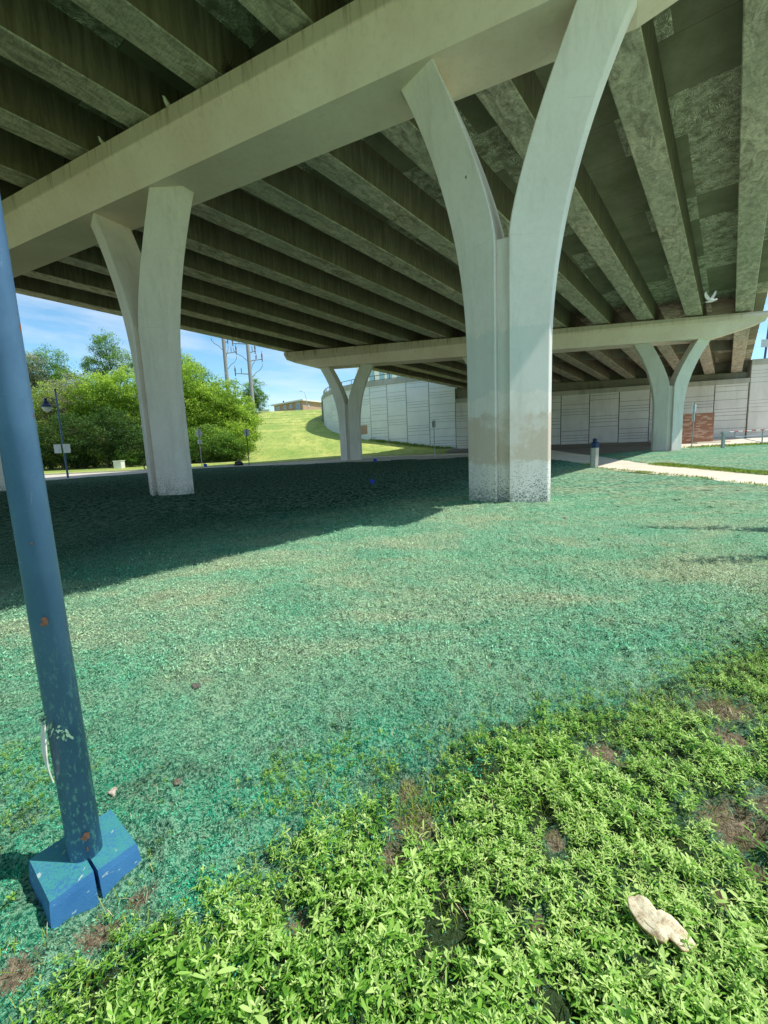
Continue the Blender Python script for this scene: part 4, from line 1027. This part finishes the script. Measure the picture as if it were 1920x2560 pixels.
mb = MB(); mb.loft([[(sx-.02, sy-.12, sz+.3), (sx-.02, sy+.12, sz+.3), (sx-.02, sy+.12, sz+.38), (sx-.02, sy-.12, sz+.38)], [(sx+.4, sy-.14, sz+.3), (sx+.4, sy+.14, sz+.3), (sx+.4, sy+.14, sz+.4), (sx+.4, sy-.14, sz+.4)],
    [(sx+.55, sy-.15, sz+.35), (sx+.55, sy+.15, sz+.35), (sx+.55, sy+.15, sz+.72), (sx+.55, sy-.15, sz+.72)], [(sx+1.2, sy-.1, sz+.5), (sx+1.2, sy+.1, sz+.5), (sx+1.2, sy+.1, sz+.76), (sx+1.2, sy-.1, sz+.76)]]); mb.build('body', M['white'], sc)
mb = MB(); mb.box((sx+.5, sy-.14, sz+.76), (sx+1.2, sy+.14, sz+.84)); mb.build('seat', M['black'], sc)

# ------------------------------------------------------------------ transmission poles
def tpole(px, py, Y, H, label, arms, r=.34):
    p = at(px, py, Y); z0 = tz(p.x, Y); x, y = p.x, Y
    root = thing('transmission_pole', (x, y, z0), label, 'power pole', 'steel transmission poles behind the trees')
    mb = MB(); mb.tube([(x, y, z0-.3), (x, y, z0+H)], [r*1.2, r*.75], 12); mb.build('shaft', M['poleg'], root)
    for (zz, dx, n2) in arms:
        zz = zz-z0
        a = bpy.data.objects.new('crossarm', None)
        mb = MB(); mb.tube([(x, y, z0+zz-.25), (x+dx, y, z0+zz)], [.10, .07], 6); ar = mb.build('crossarm', M['poleg'], root)
        mb = MB()
        for t in ((1.0, .58) if n2 else (1.0,)):
            cx = x+dx*t
            mb.lathe([(.03, -.5), (.12, -.45), (.08, -.2), (.14, 0), (.09, .2), (.15, .5), (.14, .9), (.05, 1.1), (.03, 1.5)] if t == 1 else [(.03, 0), (.07, .1), (.07, .8), (.02, 1.0)], (cx, y, z0+zz), 8)
        mb.build('insulator', M['insul'], ar)
        mb = MB(); s = 1 if dx > 0 else -1
        mb.tube([(x+dx, y, z0+zz-.8), (x+dx*.98, y, z0+zz-1.3), (x+dx*.75, y, z0+zz-2.0), (x+dx*.45, y, z0+zz-2.4), (x+s*.3, y, z0+zz-3.3)], .05, 5); mb.build('jumper_cable', M['insul'], ar)
    return root
tpole(566, 930, 92, 35, 'left steel power pole rising behind the bright green trees', [(24.9, -2.4, True), (21.2, 2.3, True), (23.2, .8, False), (28.5, 2.3, True)])
tpole(625, 930, 88, 34, 'right steel power pole with insulator arms beside the bridge cap', [(21.9, -2.8, True), (20.3, 1.3, True), (18.8, 2.5, True), (16.4, -2.8, True), (26, 2.6, True)])

# ------------------------------------------------------------------ buildings
# hilltop brick house
hb = [at(686.6, 1034, 121), at(776.7, 1034, 111.5), at(820, 1034, 121.5)]
Lp, Cp, Rp = [Vector((p.x, p.y, 0)) for p in hb]; Cp.x = (776.7-960)/FPX*111.5-.3
z0 = 10.3; zt_ = 13.25
Bp_ = Lp+(Rp-Cp)
house = thing('brick_house', (Cp.x, Cp.y, 10.6), 'long low tan brick house with a white flat roof on the hilltop', 'house')
def wallseg(P, Q, th=.25):
    """brick wall with the texture running along its length"""
    d = Q-P; L_ = d.length; mb = MB(); mb.box((0, 0, -th), (L_, zt_-z0, 0)); q = mb.build('wall', M['brick2'], None); q.parent = house
    q.location = Vector((P.x, P.y, z0))-house.location; q.rotation_euler = (math.pi/2, 0, math.atan2(d.y, d.x)); return q
wallseg(Lp, Cp); wallseg(Cp, Rp); wallseg(Rp, Bp_); wallseg(Bp_, Lp)
mb = MB(); c_ = (Lp+Rp)/2
def out(p, k): v = (p-c_); return c_+v*(1+k/v.length)
rb_ = [out(p, .9) for p in (Lp, Cp, Rp, Bp_)]
mb.prism([(p.x, p.y, zt_) for p in rb_], [(p.x, p.y, zt_+.32) for p in rb_]); rf = mb.build('roof', M['roof'], house)
mb = MB(); p = Lp+(Cp-Lp)*.3; mb.tube([(p.x, p.y+2, zt_+.3), (p.x, p.y+2, zt_+1.1)], .18, 8); mb.build('vent_pipe', M['darkmetal'], rf)
def win(P, Q, t0, t1, za, zb, mat='glass', nm='window'):
    d = (Q-P).normalized(); n = Vector((d.y, -d.x, 0)); n = n if n.y < 0 else -n
    L_ = (Q-P).length; a = P+d*L_*t0+n*.03; b = P+d*L_*t1+n*.03
    mb = MB(); F4 = [(a.x, a.y, za), (b.x, b.y, za), (b.x, b.y, zb), (a.x, a.y, zb)]; mb.prism(F4, [(p[0]+n.x*.05, p[1]+n.y*.05, p[2]) for p in F4]); w = mb.build(nm, M['white'], house)
    a2 = a+d*.12+n*.055; b2 = b-d*.12+n*.055; mb = MB(); F4 = [(a2.x, a2.y, za+.1), (b2.x, b2.y, za+.1), (b2.x, b2.y, zb-.1), (a2.x, a2.y, zb-.1)]; mb.prism(F4, [(p[0]+n.x*.02, p[1]+n.y*.02, p[2]) for p in F4]); mb.build('pane', M[mat], w)
win(Lp, Cp, .36, .45, 11.9, 12.9); win(Lp, Cp, .56, .66, 11.9, 12.9); win(Lp, Cp, .78, .92, 11.2, 13.0); win(Lp, Cp, .10, .22, 10.9, 12.8, nm='door'); win(Cp, Rp, .70, .86, 11.9, 12.9); win(Cp, Rp, .2, .24, 11.9, 12.6)
# white low block left of the house
mb = MB(); q = at(662, 1034, 110); mb.box((q.x-1.3, 109.5, 10.2), (q.x+1.2, 110.8, 11.3)); mb.box((q.x-1.4, 109.4, 11.303), (q.x+1.3, 110.9, 11.4)); tag(mb.build('white_shed', M['white']), 'low white shed at the hilltop beside the small tree', 'shed')
# hilltop street lamp
q = at(770, 1034, 108); sl = thing('street_lamp', (q.x, 108, tz(q.x, 108)), 'thin grey street lamp with a curved arm before the hilltop house', 'street lamp'); zq = tz(q.x, 108)
mb = MB(); mb.tube([(q.x, 108, zq-.1), (q.x-.25, 108, zq+3.2), (q.x-.5, 108, zq+4.1), (q.x-1.1, 108, zq+4.5)], [.07, .06, .05, .04], 6); mb.build('pole', M['grey'], sl)
mb = MB(); mb.box((q.x-1.6, 107.9, zq+4.43), (q.x-1.05, 108.1, zq+4.55)); mb.build('lamp_head', M['grey'], sl)
# glass tower behind the curved wall
tw = thing('office_tower', (-2, 175, tz(-2, 175)), 'tall pale glass and white office tower rising behind the curved wall', 'office building')
tx0, tx1 = (915-960)/FPX*178, (1085-960)/FPX*178
mb = MB(); mb.box((tx0, 178, 5), (tx1, 200, 46)); mb.build('glass_wall', M['bglass'], tw)
for i, xx in enumerate(np.linspace(tx0, tx1, 9)):
    mb = MB(); w = .9 if i % 2 == 0 else .45; mb.box((xx-w, 177.2, 5), (xx+w, 177.98, 46.5)); mb.build('pier', M['white'], tw)
for zz in range(10, 46, 4):
    mb = MB(); mb.box((tx0, 177.7, zz), (tx1, 177.97, zz+.5)); mb.build('spandrel', M['signback'], tw)
# lamp and building on the right above the wing wall
rl = thing('street_lamp', (46.2, 55.5, 9.0), 'dark purple street lamp pole behind the balcony railing, with a sign plate', 'street lamp')
mb = MB(); mb.tube([(46.6, 55.5, 8.5), (46.9, 55.5, 14), (47.2, 55.5, 22)], [.12, .11, .09], 8); mb.build('pole', plain('purple_pole', (.10, .10, .22), .4), rl)
mb = MB(); mb.box((45.9, 55.2, 11.2), (46.9, 55.25, 12.1)); mb.build('sign_plate', M['signback'], rl)
mb = MB(); mb.tube([(47.2, 55.5, 22), (47.0, 55, 22.4), (45.8, 54.2, 22.5)], .06, 6); mb.build('arm', M['darkmetal'], rl)
mb = MB(); mb.box((45.1, 53.9, 22.42), (45.9, 54.3, 22.56)); mb.build('lamp_head', M['darkmetal'], rl)
rb2 = thing('white_building', (60, 75, 3), 'plain white building behind the right wing wall', 'building')
mb = MB(); mb.box((51.0, 74, 2), (53.0, 82, 13.2)); mb.build('wall', M['white'], rb2); mb = MB(); mb.box((50.9, 73.9, 13.203), (53.1, 82.1, 13.5)); mb.build('roof', M['roof'], rb2)

# ------------------------------------------------------------------ trees
def tree(px, Y, H, lumps, kind, label, n=9000, leaf=.26, base_open=.12, trunk=.22, group='trees and bushes beyond the road', name='broadleaf_tree', seed=0, gap=.0):
    r = np.random.default_rng(seed+int(px)); x = (px-960)/FPX*Y*1.012; z = tz(x, Y)
    root = thing(name, (x, Y, z), label, 'tree', group)
    mb = MB(); th = H*.55
    top = (x+r.normal(0, .3), Y, z+th); mb.tube([(x, Y, z-.3), (x+.1, Y, z+th*.5), top], [trunk, trunk*.75, trunk*.45], 8)
    for (lx, ly, lz, rx, ry, rz_) in lumps:
        a = Vector((x, Y, z+min(lz*.55, th*.95))); b = Vector((x+lx, Y+ly, z+lz)); mid = (a+b)/2+Vector((r.normal(0, .3), r.normal(0, .3), .3))
        mb.tube([a, mid, b, b+Vector((r.normal(0, .5), 0, rz_*.8))], [trunk*.45, trunk*.3, trunk*.14, .02], 6)
        for q in range(4):
            e = b+Vector((r.normal(0, rx*.6), r.normal(0, ry*.6), r.normal(.2, rz_*.5))); mb.tube([mid, (mid+e)/2+Vector((0, 0, .2)), e], [trunk*.16, trunk*.09, .012], 4)
    mb.build('trunk', M['bark'], root)
    vol = np.array([l[3]*l[4]*l[5] for l in lumps])**.67; vol /= vol.sum(); VV, KK = [], []; n = int(n*2.6); leaf = leaf*.80
    for l, w in zip(lumps, vol):
        nn_ = int(n*w); nc = max(8, nn_//26)
        # clusters on the shell of the lump
        d = r.normal(0, 1, (nc, 3)); d /= np.linalg.norm(d, axis=1, keepdims=True); rad = r.uniform(.62, 1.06, nc)**.7
        bump_ = 1+.22*np.sin(d[:, 0]*5+d[:, 2]*7+l[0])+.13*np.sin(d[:, 1]*9+d[:, 2]*4)
        cc = np.array(l[:3])+d*np.array(l[3:])*(rad*bump_)[:, None]
        cr = r.uniform(.30, .75, nc)*min(1, l[3]/2.2+.3)
        k = r.integers(0, nc, nn_); off = r.normal(0, 1, (nn_, 3)); off /= np.linalg.norm(off, axis=1, keepdims=True)+1e-9; off *= (r.random(nn_)**.5)[:, None]
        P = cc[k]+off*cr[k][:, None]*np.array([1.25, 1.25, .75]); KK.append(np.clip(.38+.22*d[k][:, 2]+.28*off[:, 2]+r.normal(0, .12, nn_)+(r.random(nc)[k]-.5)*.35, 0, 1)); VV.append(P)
    P = np.concatenate(VV); K = np.concatenate(KK); ok = P[:, 2] > .1; P = P[ok]; K = K[ok]; nn_ = len(P)
    P = P+np.array([x, Y, z]); a = r.normal(0, 1, (nn_, 3)); a[:, 2] += .35; a /= np.linalg.norm(a, axis=1, keepdims=True); t = np.cross(a, r.normal(0, 1, (nn_, 3))); t /= np.linalg.norm(t, axis=1, keepdims=True); b = np.cross(a, t)
    s = (leaf*r.uniform(.55, 1.15, nn_))[:, None]
    V = np.stack([P-t*s*.5, P+b*s*.22+a*s*.08, P+t*s*.55, P-b*s*.22+a*s*.08], 1).reshape(-1, 3); T = (np.array([(0, 1, 2, 3)])[None]+np.arange(nn_)[:, None, None]*4).reshape(-1, 4)
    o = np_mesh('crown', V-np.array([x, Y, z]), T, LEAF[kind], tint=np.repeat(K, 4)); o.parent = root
    return root
# (photo column, northing, height, lumps (dx,dy,z,rx,ry,rz), ...)
tree(45, 60, 14, [(0, 0, 8, 3.4, 2.6, 4.2), (2, -1, 4, 3, 2.4, 3.2)], 'olive', 'olive green tree at the left end of the row, partly behind the blue post', 9000, .30)
tree(105, 58, 14, [(-.5, 0, 11.2, 2.4, 2, 2.6), (1.6, 0, 12.0, 1.9, 1.6, 2.0), (-2, 0, 9.6, 2.0, 2, 2)], 'grey', 'tall silvery grey leaved tree beside the blue lamp post', 6000, .26)
tree(170, 60, 14.5, [(0, 0, 11.8, 2.8, 2.4, 2.4), (-2, 0, 9.5, 2.4, 2, 2.4), (2.4, 0, 9.8, 2.3, 2, 2.0)], 'mid', 'tall mid green tree behind the silvery one', 9000, .26)
tree(215, 52, 10.5, [(0, 0, 8.0, 2.2, 1.8, 2.3), (-1.4, 0, 6.2, 1.7, 1.5, 1.8)], 'bare', 'brown half bare tree with few leaves left of the column', 4200, .16)
tree(110, 51, 9, [(0, 0, 6.2, 2.8, 2.0, 2.5), (-1.5, 0, 3.2, 2.4, 2, 2.2), (1.8, 0, 3.4, 2.2, 2, 2.2)], 'olive', 'yellowish olive bush behind the distant blue lamp post', 12000, .24)
tree(180, 50, 5.5, [(0, 0, 3.2, 2.6, 1.8, 2.3), (2.0, 0, 1.8, 2.0, 1.5, 1.6), (-2.2, 0, 1.8, 2, 1.5, 1.6)], 'dark', 'dark low bush under the olive one at the road edge', 11000, .22, name='bush')
tree(322, 60, 16.5, [(0, 0, 14.2, 1.5, 1.4, 1.7), (-1.6, 0, 11.8, 1.7, 1.6, 1.3), (1.8, 0, 12.0, 1.8, 1.6, 1.6)], 'mid', 'tallest tree, with a sparse top showing sky, left of the column', 5200, .24)
tree(258, 53, 10.5, [(0, 0, 7.4, 3.0, 2.2, 2.6), (2.6, -.3, 8.0, 2.4, 2, 2.2), (-1.8, 0, 5.0, 2.2, 2, 2.2)], 'bright', 'bright spring green tree left of the column', 13000, .26)
tree(345, 53, 11, [(0, 0, 8.4, 2.6, 2.2, 2.4), (-1.2, 0, 5.8, 2.6, 2, 2.0)], 'bright', 'green tree directly behind the left column', 9000, .26)
tree(290, 50, 5.5, [(0, 0, 3.4, 3.2, 1.8, 2.6), (-2.8, 0, 2.0, 2.0, 1.5, 1.8), (2.8, 0, 2.4, 2.2, 1.5, 2.2)], 'dark', 'dark shaded bush with a bare branch above the utility box', 14000, .24, name='bush')
tree(345, 49.5, 2.2, [(0, 0, .9, 1.2, .9, .9)], 'mid', 'small pale bush at the verge right of the utility box', 2600, .16, name='bush')
tree(470, 60, 14, [(0, 0, 10.8, 2.5, 2, 2.4), (2.4, 0, 9.8, 2.2, 2, 2.2), (-2.2, 0, 9, 2.4, 2, 3)], 'mid', 'taller tree behind the bright ones, right of the column', 9000, .26)
tree(500, 54, 12, [(0, 0, 8.8, 2.3, 2, 2.6), (-1.6, 0, 6.2, 2.5, 2, 2.6), (1.6, 0, 6.2, 2.4, 2, 2.6), (0, -.5, 3.4, 3.2, 2, 2.8)], 'bright', 'large bright green tree just right of the left column', 20000, .28)
tree(575, 55, 10.5, [(0, 0, 7.0, 2.6, 2, 2.4), (-1.2, -.3, 4.4, 2.6, 2, 2.6), (1.8, 0, 4.2, 2.6, 2, 2.5), (.2, -.4, 2.4, 3.0, 2, 2.2)], 'bright', 'bright green tree at the foot of the grassy hill, below the power poles', 20000, .28)
tree(622, 57, 8, [(0, 0, 5.2, 2.0, 1.8, 2.0), (-.8, 0, 3.2, 2.2, 1.8, 2.2)], 'bright', 'rounded light green tree at the right end of the row', 9000, .28)
tree(520, 51.5, 4.2, [(0, 0, 1.9, 3.2, 1.5, 1.9), (-3, 0, 1.9, 2.2, 1.5, 2.0), (2.8, .4, 1.8, 1.8, 1.4, 1.6)], 'mid', 'low shaded bush under the bright trees behind the diamond sign', 12000, .22, name='bush')
tree(661, 103, 8.2, [(0, 0, 4.6, 2.0, 1.8, 2.6), (-.9, 0, 3.0, 1.6, 1.5, 2.2), (1.0, 0, 2.6, 1.7, 1.5, 2.0)], 'mid', 'small dark green tree on the hilltop left of the brick house', 5000, .34)
tree(430, 56, 10, [(0, 0, 6.5, 2.6, 2, 3.2), (0, 0, 2.8, 2.8, 2, 2.6)], 'mid', 'tree hidden mostly behind the left column', 8000, .28)
tree(60, 51, 7, [(0, 0, 4.6, 3.2, 2, 2.8), (-2, 0, 2.0, 2.6, 1.6, 2.2), (2.4, 0, 2.2, 2.6, 1.6, 2.2)], 'mid', 'green bush just right of the close blue post, left end of the verge', 14000, .24, name='bush')
tree(235, 50.5, 4.5, [(0, 0, 2.2, 3.0, 1.5, 2.2), (2.6, .2, 1.6, 2.2, 1.4, 1.7), (-2.6, .2, 1.6, 2.2, 1.4, 1.7)], 'olive', 'low olive bush between the lamp post and the utility box', 12000, .22, name='bush')
tree(150, 53, 9.5, [(0, 0, 6.4, 3.2, 2, 2.6), (2.6, 0, 5.6, 2.6, 2, 2.4)], 'bright', 'fresh green tree filling the gap behind the distant lamp post', 14000, .26)
tree(600, 53, 4.2, [(0, 0, 2.0, 2.6, 1.5, 2.0), (-2.2, 0, 1.9, 2.2, 1.4, 1.9)], 'bright', 'low bright bush at the foot of the hill, right end of the row', 9000, .24, name='bush')
# a sparse tree out on the right whose leafy limbs throw the streaky shadows beside the path
def side_tree():
    x, y = 10.0, 5.4; z = tz(x, y); root = thing('young_tree', (x, y, z), 'young sparse leafy tree on the right, throwing thin streaky shadows on the green mulch', 'tree')
    mb = MB(); mb.tube([(x, y, z-.2), (x, y, z+2.0), (x-.1, y, z+4.6)], [.07, .055, .03], 8); limbs = [((x, y, 2.7), (6.75, 7.2, 3.6)), ((x, y, 3.0), (8.6, 6.6, 4.2)), ((x, y, 2.5), (6.1, 5.0, 3.6)), ((x, y, 3.2), (12.6, 5.0, 4.2))]
    for a, b in limbs: a, b = Vector(a), Vector(b); mb.tube([a, (a+b)/2+Vector((0, 0, .1)), b], [.035, .025, .01], 6)
    mb.build('trunk', M['bark'], root); P = []
    for a, b in limbs:
        t = rng.uniform(.25, 1.02, 420)[:, None]; P.append(np.array(a)*(1-t)+np.array(b)*t+np.clip(rng.normal(0, .09, (420, 3)), -.2, .2))
    P = np.concatenate(P); n = len(P); d_ = rng.normal(0, 1, (n, 3)); d_ /= np.linalg.norm(d_, axis=1, keepdims=True)
    V, T = leaf_batch(P, d_, np.array([.01, 0, 1.0])+rng.normal(0, .4, (n, 3)), rng.uniform(.07, .15, n), rng.uniform(.015, .03, n))
    o = np_mesh('crown', V, T, LEAF['mid'], tint=np.repeat(rng.random(n), 8)); o.parent = root; o.data.transform(parent_world(root).inverted())
side_tree()
# far wooded horizon
def far_wood():
    r = np.random.default_rng(5); n = 70000; x = r.uniform(-120, -27, n); y = r.uniform(64, 95, n); h = 11.5+2.4*np.sin(x*.35)+1.8*np.sin(x*.9+1); z = terrain(x, y)*0+.7+r.random(n)*h
    P = np.stack([x, y, z], 1); a = r.normal(0, 1, (n, 3)); a /= np.linalg.norm(a, axis=1, keepdims=True); t = np.cross(a, r.normal(0, 1, (n, 3))); t /= np.linalg.norm(t, axis=1, keepdims=True); b = np.cross(a, t); s = r.uniform(.3, .7, n)[:, None]
    V = np.stack([P-t*s*.5, P+b*s*.3, P+t*s*.5, P-b*s*.3], 1).reshape(-1, 3); T = (np.array([(0, 1, 2, 3)])[None]+np.arange(n)[:, None, None]*4).reshape(-1, 4)
    o = np_mesh('far_wood', V, T, LEAF['mid'], tint=np.repeat(np.clip(r.normal(.4, .2, n), 0, 1), 4)); tag(o, 'dense wood filling the gaps behind the row of trees', 'wood', kind='stuff')
far_wood()

# ------------------------------------------------------------------ birds
def flying_bird():
    c = at(1778, 752, 17.5); root = thing('flying_bird', tuple(c), 'white pigeon in flight with raised wings below the girders', 'bird')
    fw = Vector((.75, -.35, .12)).normalized(); sd = Vector((.42, .9, 0)).normalized(); up = fw.cross(sd); up = up if up.z > 0 else -up
    mb = MB(); mb.tube([c-fw*.19, c-fw*.10, c, c+fw*.09, c+fw*.13, c+fw*.165, c+fw*.20], [.012, .035, .055, .042, .028, .030, .006], 10); mb.build('body', M['feather'], root, smooth=True)
    mb = MB(); a = c-fw*.16; mb.add([a-sd*.02, a+sd*.02, a-fw*.13+sd*.06, a-fw*.14, a-fw*.13-sd*.06], [(0, 1, 2, 3), (0, 3, 4)]); mb.build('tail', M['featherg'], root, fixn=False)
    for s, ex in ((-1, Vector((-1, 0, 0))), (1, Vector((.7, 0, 0)))):
        mb = MB(); dirw = (ex*.55+Vector((0, 0, .8))).normalized(); n = 6; pts = []
        for k in range(n+1):
            t = k/n; p = c+up*.03+dirw*(.36*t)+ex*(.05*math.sin(t*3)); ch = .13*(1-t*.75)*(.8+.5*math.sin(t*2.4)); pts.append((p+fw*ch*.35, p-fw*ch*.75+Vector((0, 0, -.01))))
        vs = [q for pr in pts for q in pr]; mb.add(vs, [(2*k, 2*k+1, 2*k+3, 2*k+2) for k in range(n)])
        mb.build('wing', M['feather'], root, fixn=False)
flying_bird()
def perched(u, v, label, mat, s=1.0):
    z = pz(u, v)+.0; p = Vector(UV(u, v, z-.02)); root = thing('perched_bird', tuple(p), label, 'bird', 'pigeons roosting on the cap')
    f = Vector((-.5, -.8, 0)).normalized(); mb = MB(); mb.tube([p-f*.15*s+Vector((0, 0, .05)), p+Vector((0, 0, .1))*s, p+f*.07*s+Vector((0, 0, .17))*s, p+f*.09*s+Vector((0, 0, .23))*s, p+f*.15*s+Vector((0, 0, .23))*s], [.015, .07*s, .05*s, .035*s, .005], 10)
    mb.build('body', mat, root, smooth=True)
perched(*[uv_of(C1+PD1*9.75+nrm(PD1)*1.05)[i] for i in (0, 1)], 'white pigeon perched on the ledge of the near cap beam, right one', M['feather'], 1.1)
perched(*[uv_of(C1+PD1*13.0+nrm(PD1)*1.05)[i] for i in (0, 1)], 'small pale pigeon perched on the near cap beam, farther left', M['feather'], .9)
P = C1+PD1*7.35+nrm(PD1)*1.0; nb_ = MB(); zc = plane_at(P)-.05; r = np.random.default_rng(3)
for k in range(90):
    a = Vector((P[0]+r.normal(0, .16), P[1]+r.normal(0, .10), zc+abs(r.normal(0, .13)))); d = Vector(r.normal(0, 1, 3)).normalized()*r.uniform(.1, .28); nb_.tube([a-d/2, a+d/2], .008, 4)
tag(nb_.build('bird_nest', M['twig'], None), 'dark tangled bird nest wedged on top of the near cap beam', 'nest')

# ------------------------------------------------------------------ palm like tree whose shadow falls on the right
def yucca(x, y, H, label):
    z = tz(x, y); root = thing('palm_tree', (x, y, z), label, 'tree'); mb = MB(); mb.tube([(x, y, z-.2), (x, y, z+H)], [.14, .10], 8); mb.build('trunk', M['bark'], root)
    n = 60; a = rng.uniform(0, 6.28, n); el = rng.uniform(-.2, 1.3, n); B = np.tile(np.array([[x, y, z+H]]), (n, 1)); Dd = np.stack([np.cos(a)*np.cos(el), np.sin(a)*np.cos(el), np.sin(el)], 1)
    V, T = leaf_batch(B, Dd, np.array([.01, 0, 1.0]), rng.uniform(.7, 1.1, n), np.full(n, .05)); o = np_mesh('crown', V, T, LEAF['mid'], tint=np.repeat(rng.random(n), 8)); o.parent = root; o.data.transform(parent_world(root).inverted())

# ------------------------------------------------------------------ light and sky
SUN_AZ, SUN_EL = D(96), D(57.0)     # azimuth clockwise from +Y
w = bpy.data.worlds.new('World'); scn.world = w; w.use_nodes = True; nt = w.node_tree
bg = nt.nodes['Background']; sky = nt.nodes.new('ShaderNodeTexSky'); sky.sky_type = 'NISHITA'; sky.sun_disc = False
sky.sun_elevation = SUN_EL; sky.sun_rotation = SUN_AZ; sky.air_density = 1.0; sky.dust_density = .3; sky.ozone_density = 1.0
tc = nt.nodes.new('ShaderNodeTexCoord'); mp = nt.nodes.new('ShaderNodeMapping'); mp.inputs['Scale'].default_value = (1.0, 1.6, 5.5); mp.inputs['Rotation'].default_value = (0, .25, .4)
nz = nt.nodes.new('ShaderNodeTexNoise'); nz.inputs['Scale'].default_value = 1.6; nz.inputs['Detail'].default_value = 7; nz.inputs['Roughness'].default_value = .55; nz.inputs['Distortion'].default_value = .4
rp = nt.nodes.new('ShaderNodeValToRGB'); rp.color_ramp.elements[0].position = .44; rp.color_ramp.elements[1].position = .70
mx = nt.nodes.new('ShaderNodeMix'); mx.data_type = 'RGBA'; mx.inputs[7].default_value = (9.6, 9.9, 10.3, 1)
nt.links.new(tc.outputs['Generated'], mp.inputs[0]); nt.links.new(mp.outputs[0], nz.inputs['Vector']); nt.links.new(nz.outputs['Fac'], rp.inputs[0])
ml = nt.nodes.new('ShaderNodeMath'); ml.operation = 'MULTIPLY'; ml.inputs[1].default_value = .8; nt.links.new(rp.outputs[0], ml.inputs[0])
nt.links.new(ml.outputs[0], mx.inputs[0]); tn = nt.nodes.new('ShaderNodeMix'); tn.data_type = 'RGBA'; tn.blend_type = 'MULTIPLY'; tn.inputs[0].default_value = 1; tn.inputs[7].default_value = (1.15, 1.6, 1.72, 1)
nt.links.new(sky.outputs[0], tn.inputs[6]); nt.links.new(tn.outputs[2], mx.inputs[6]); nt.links.new(mx.outputs[2], bg.inputs[0]); bg.inputs[1].default_value = .11
sl_ = bpy.data.lights.new('sun', 'SUN'); sl_.energy = 5; sl_.angle = D(.53); sl_.color = (1, .955, .88); so = bpy.data.objects.new('sun', sl_); COL.objects.link(so)
sd = Vector((math.sin(SUN_AZ)*math.cos(SUN_EL), math.cos(SUN_AZ)*math.cos(SUN_EL), math.sin(SUN_EL))); so.rotation_euler = sd.to_track_quat('Z', 'Y').to_euler()
scn.view_settings.view_transform = 'Standard'; scn.view_settings.look = 'None'; scn.view_settings.exposure = 0; scn.view_settings.gamma = 1
scn.cycles.max_bounces = 10; scn.cycles.diffuse_bounces = 6; scn.cycles.use_denoising = True
scn.cycles.sample_clamp_indirect = 6
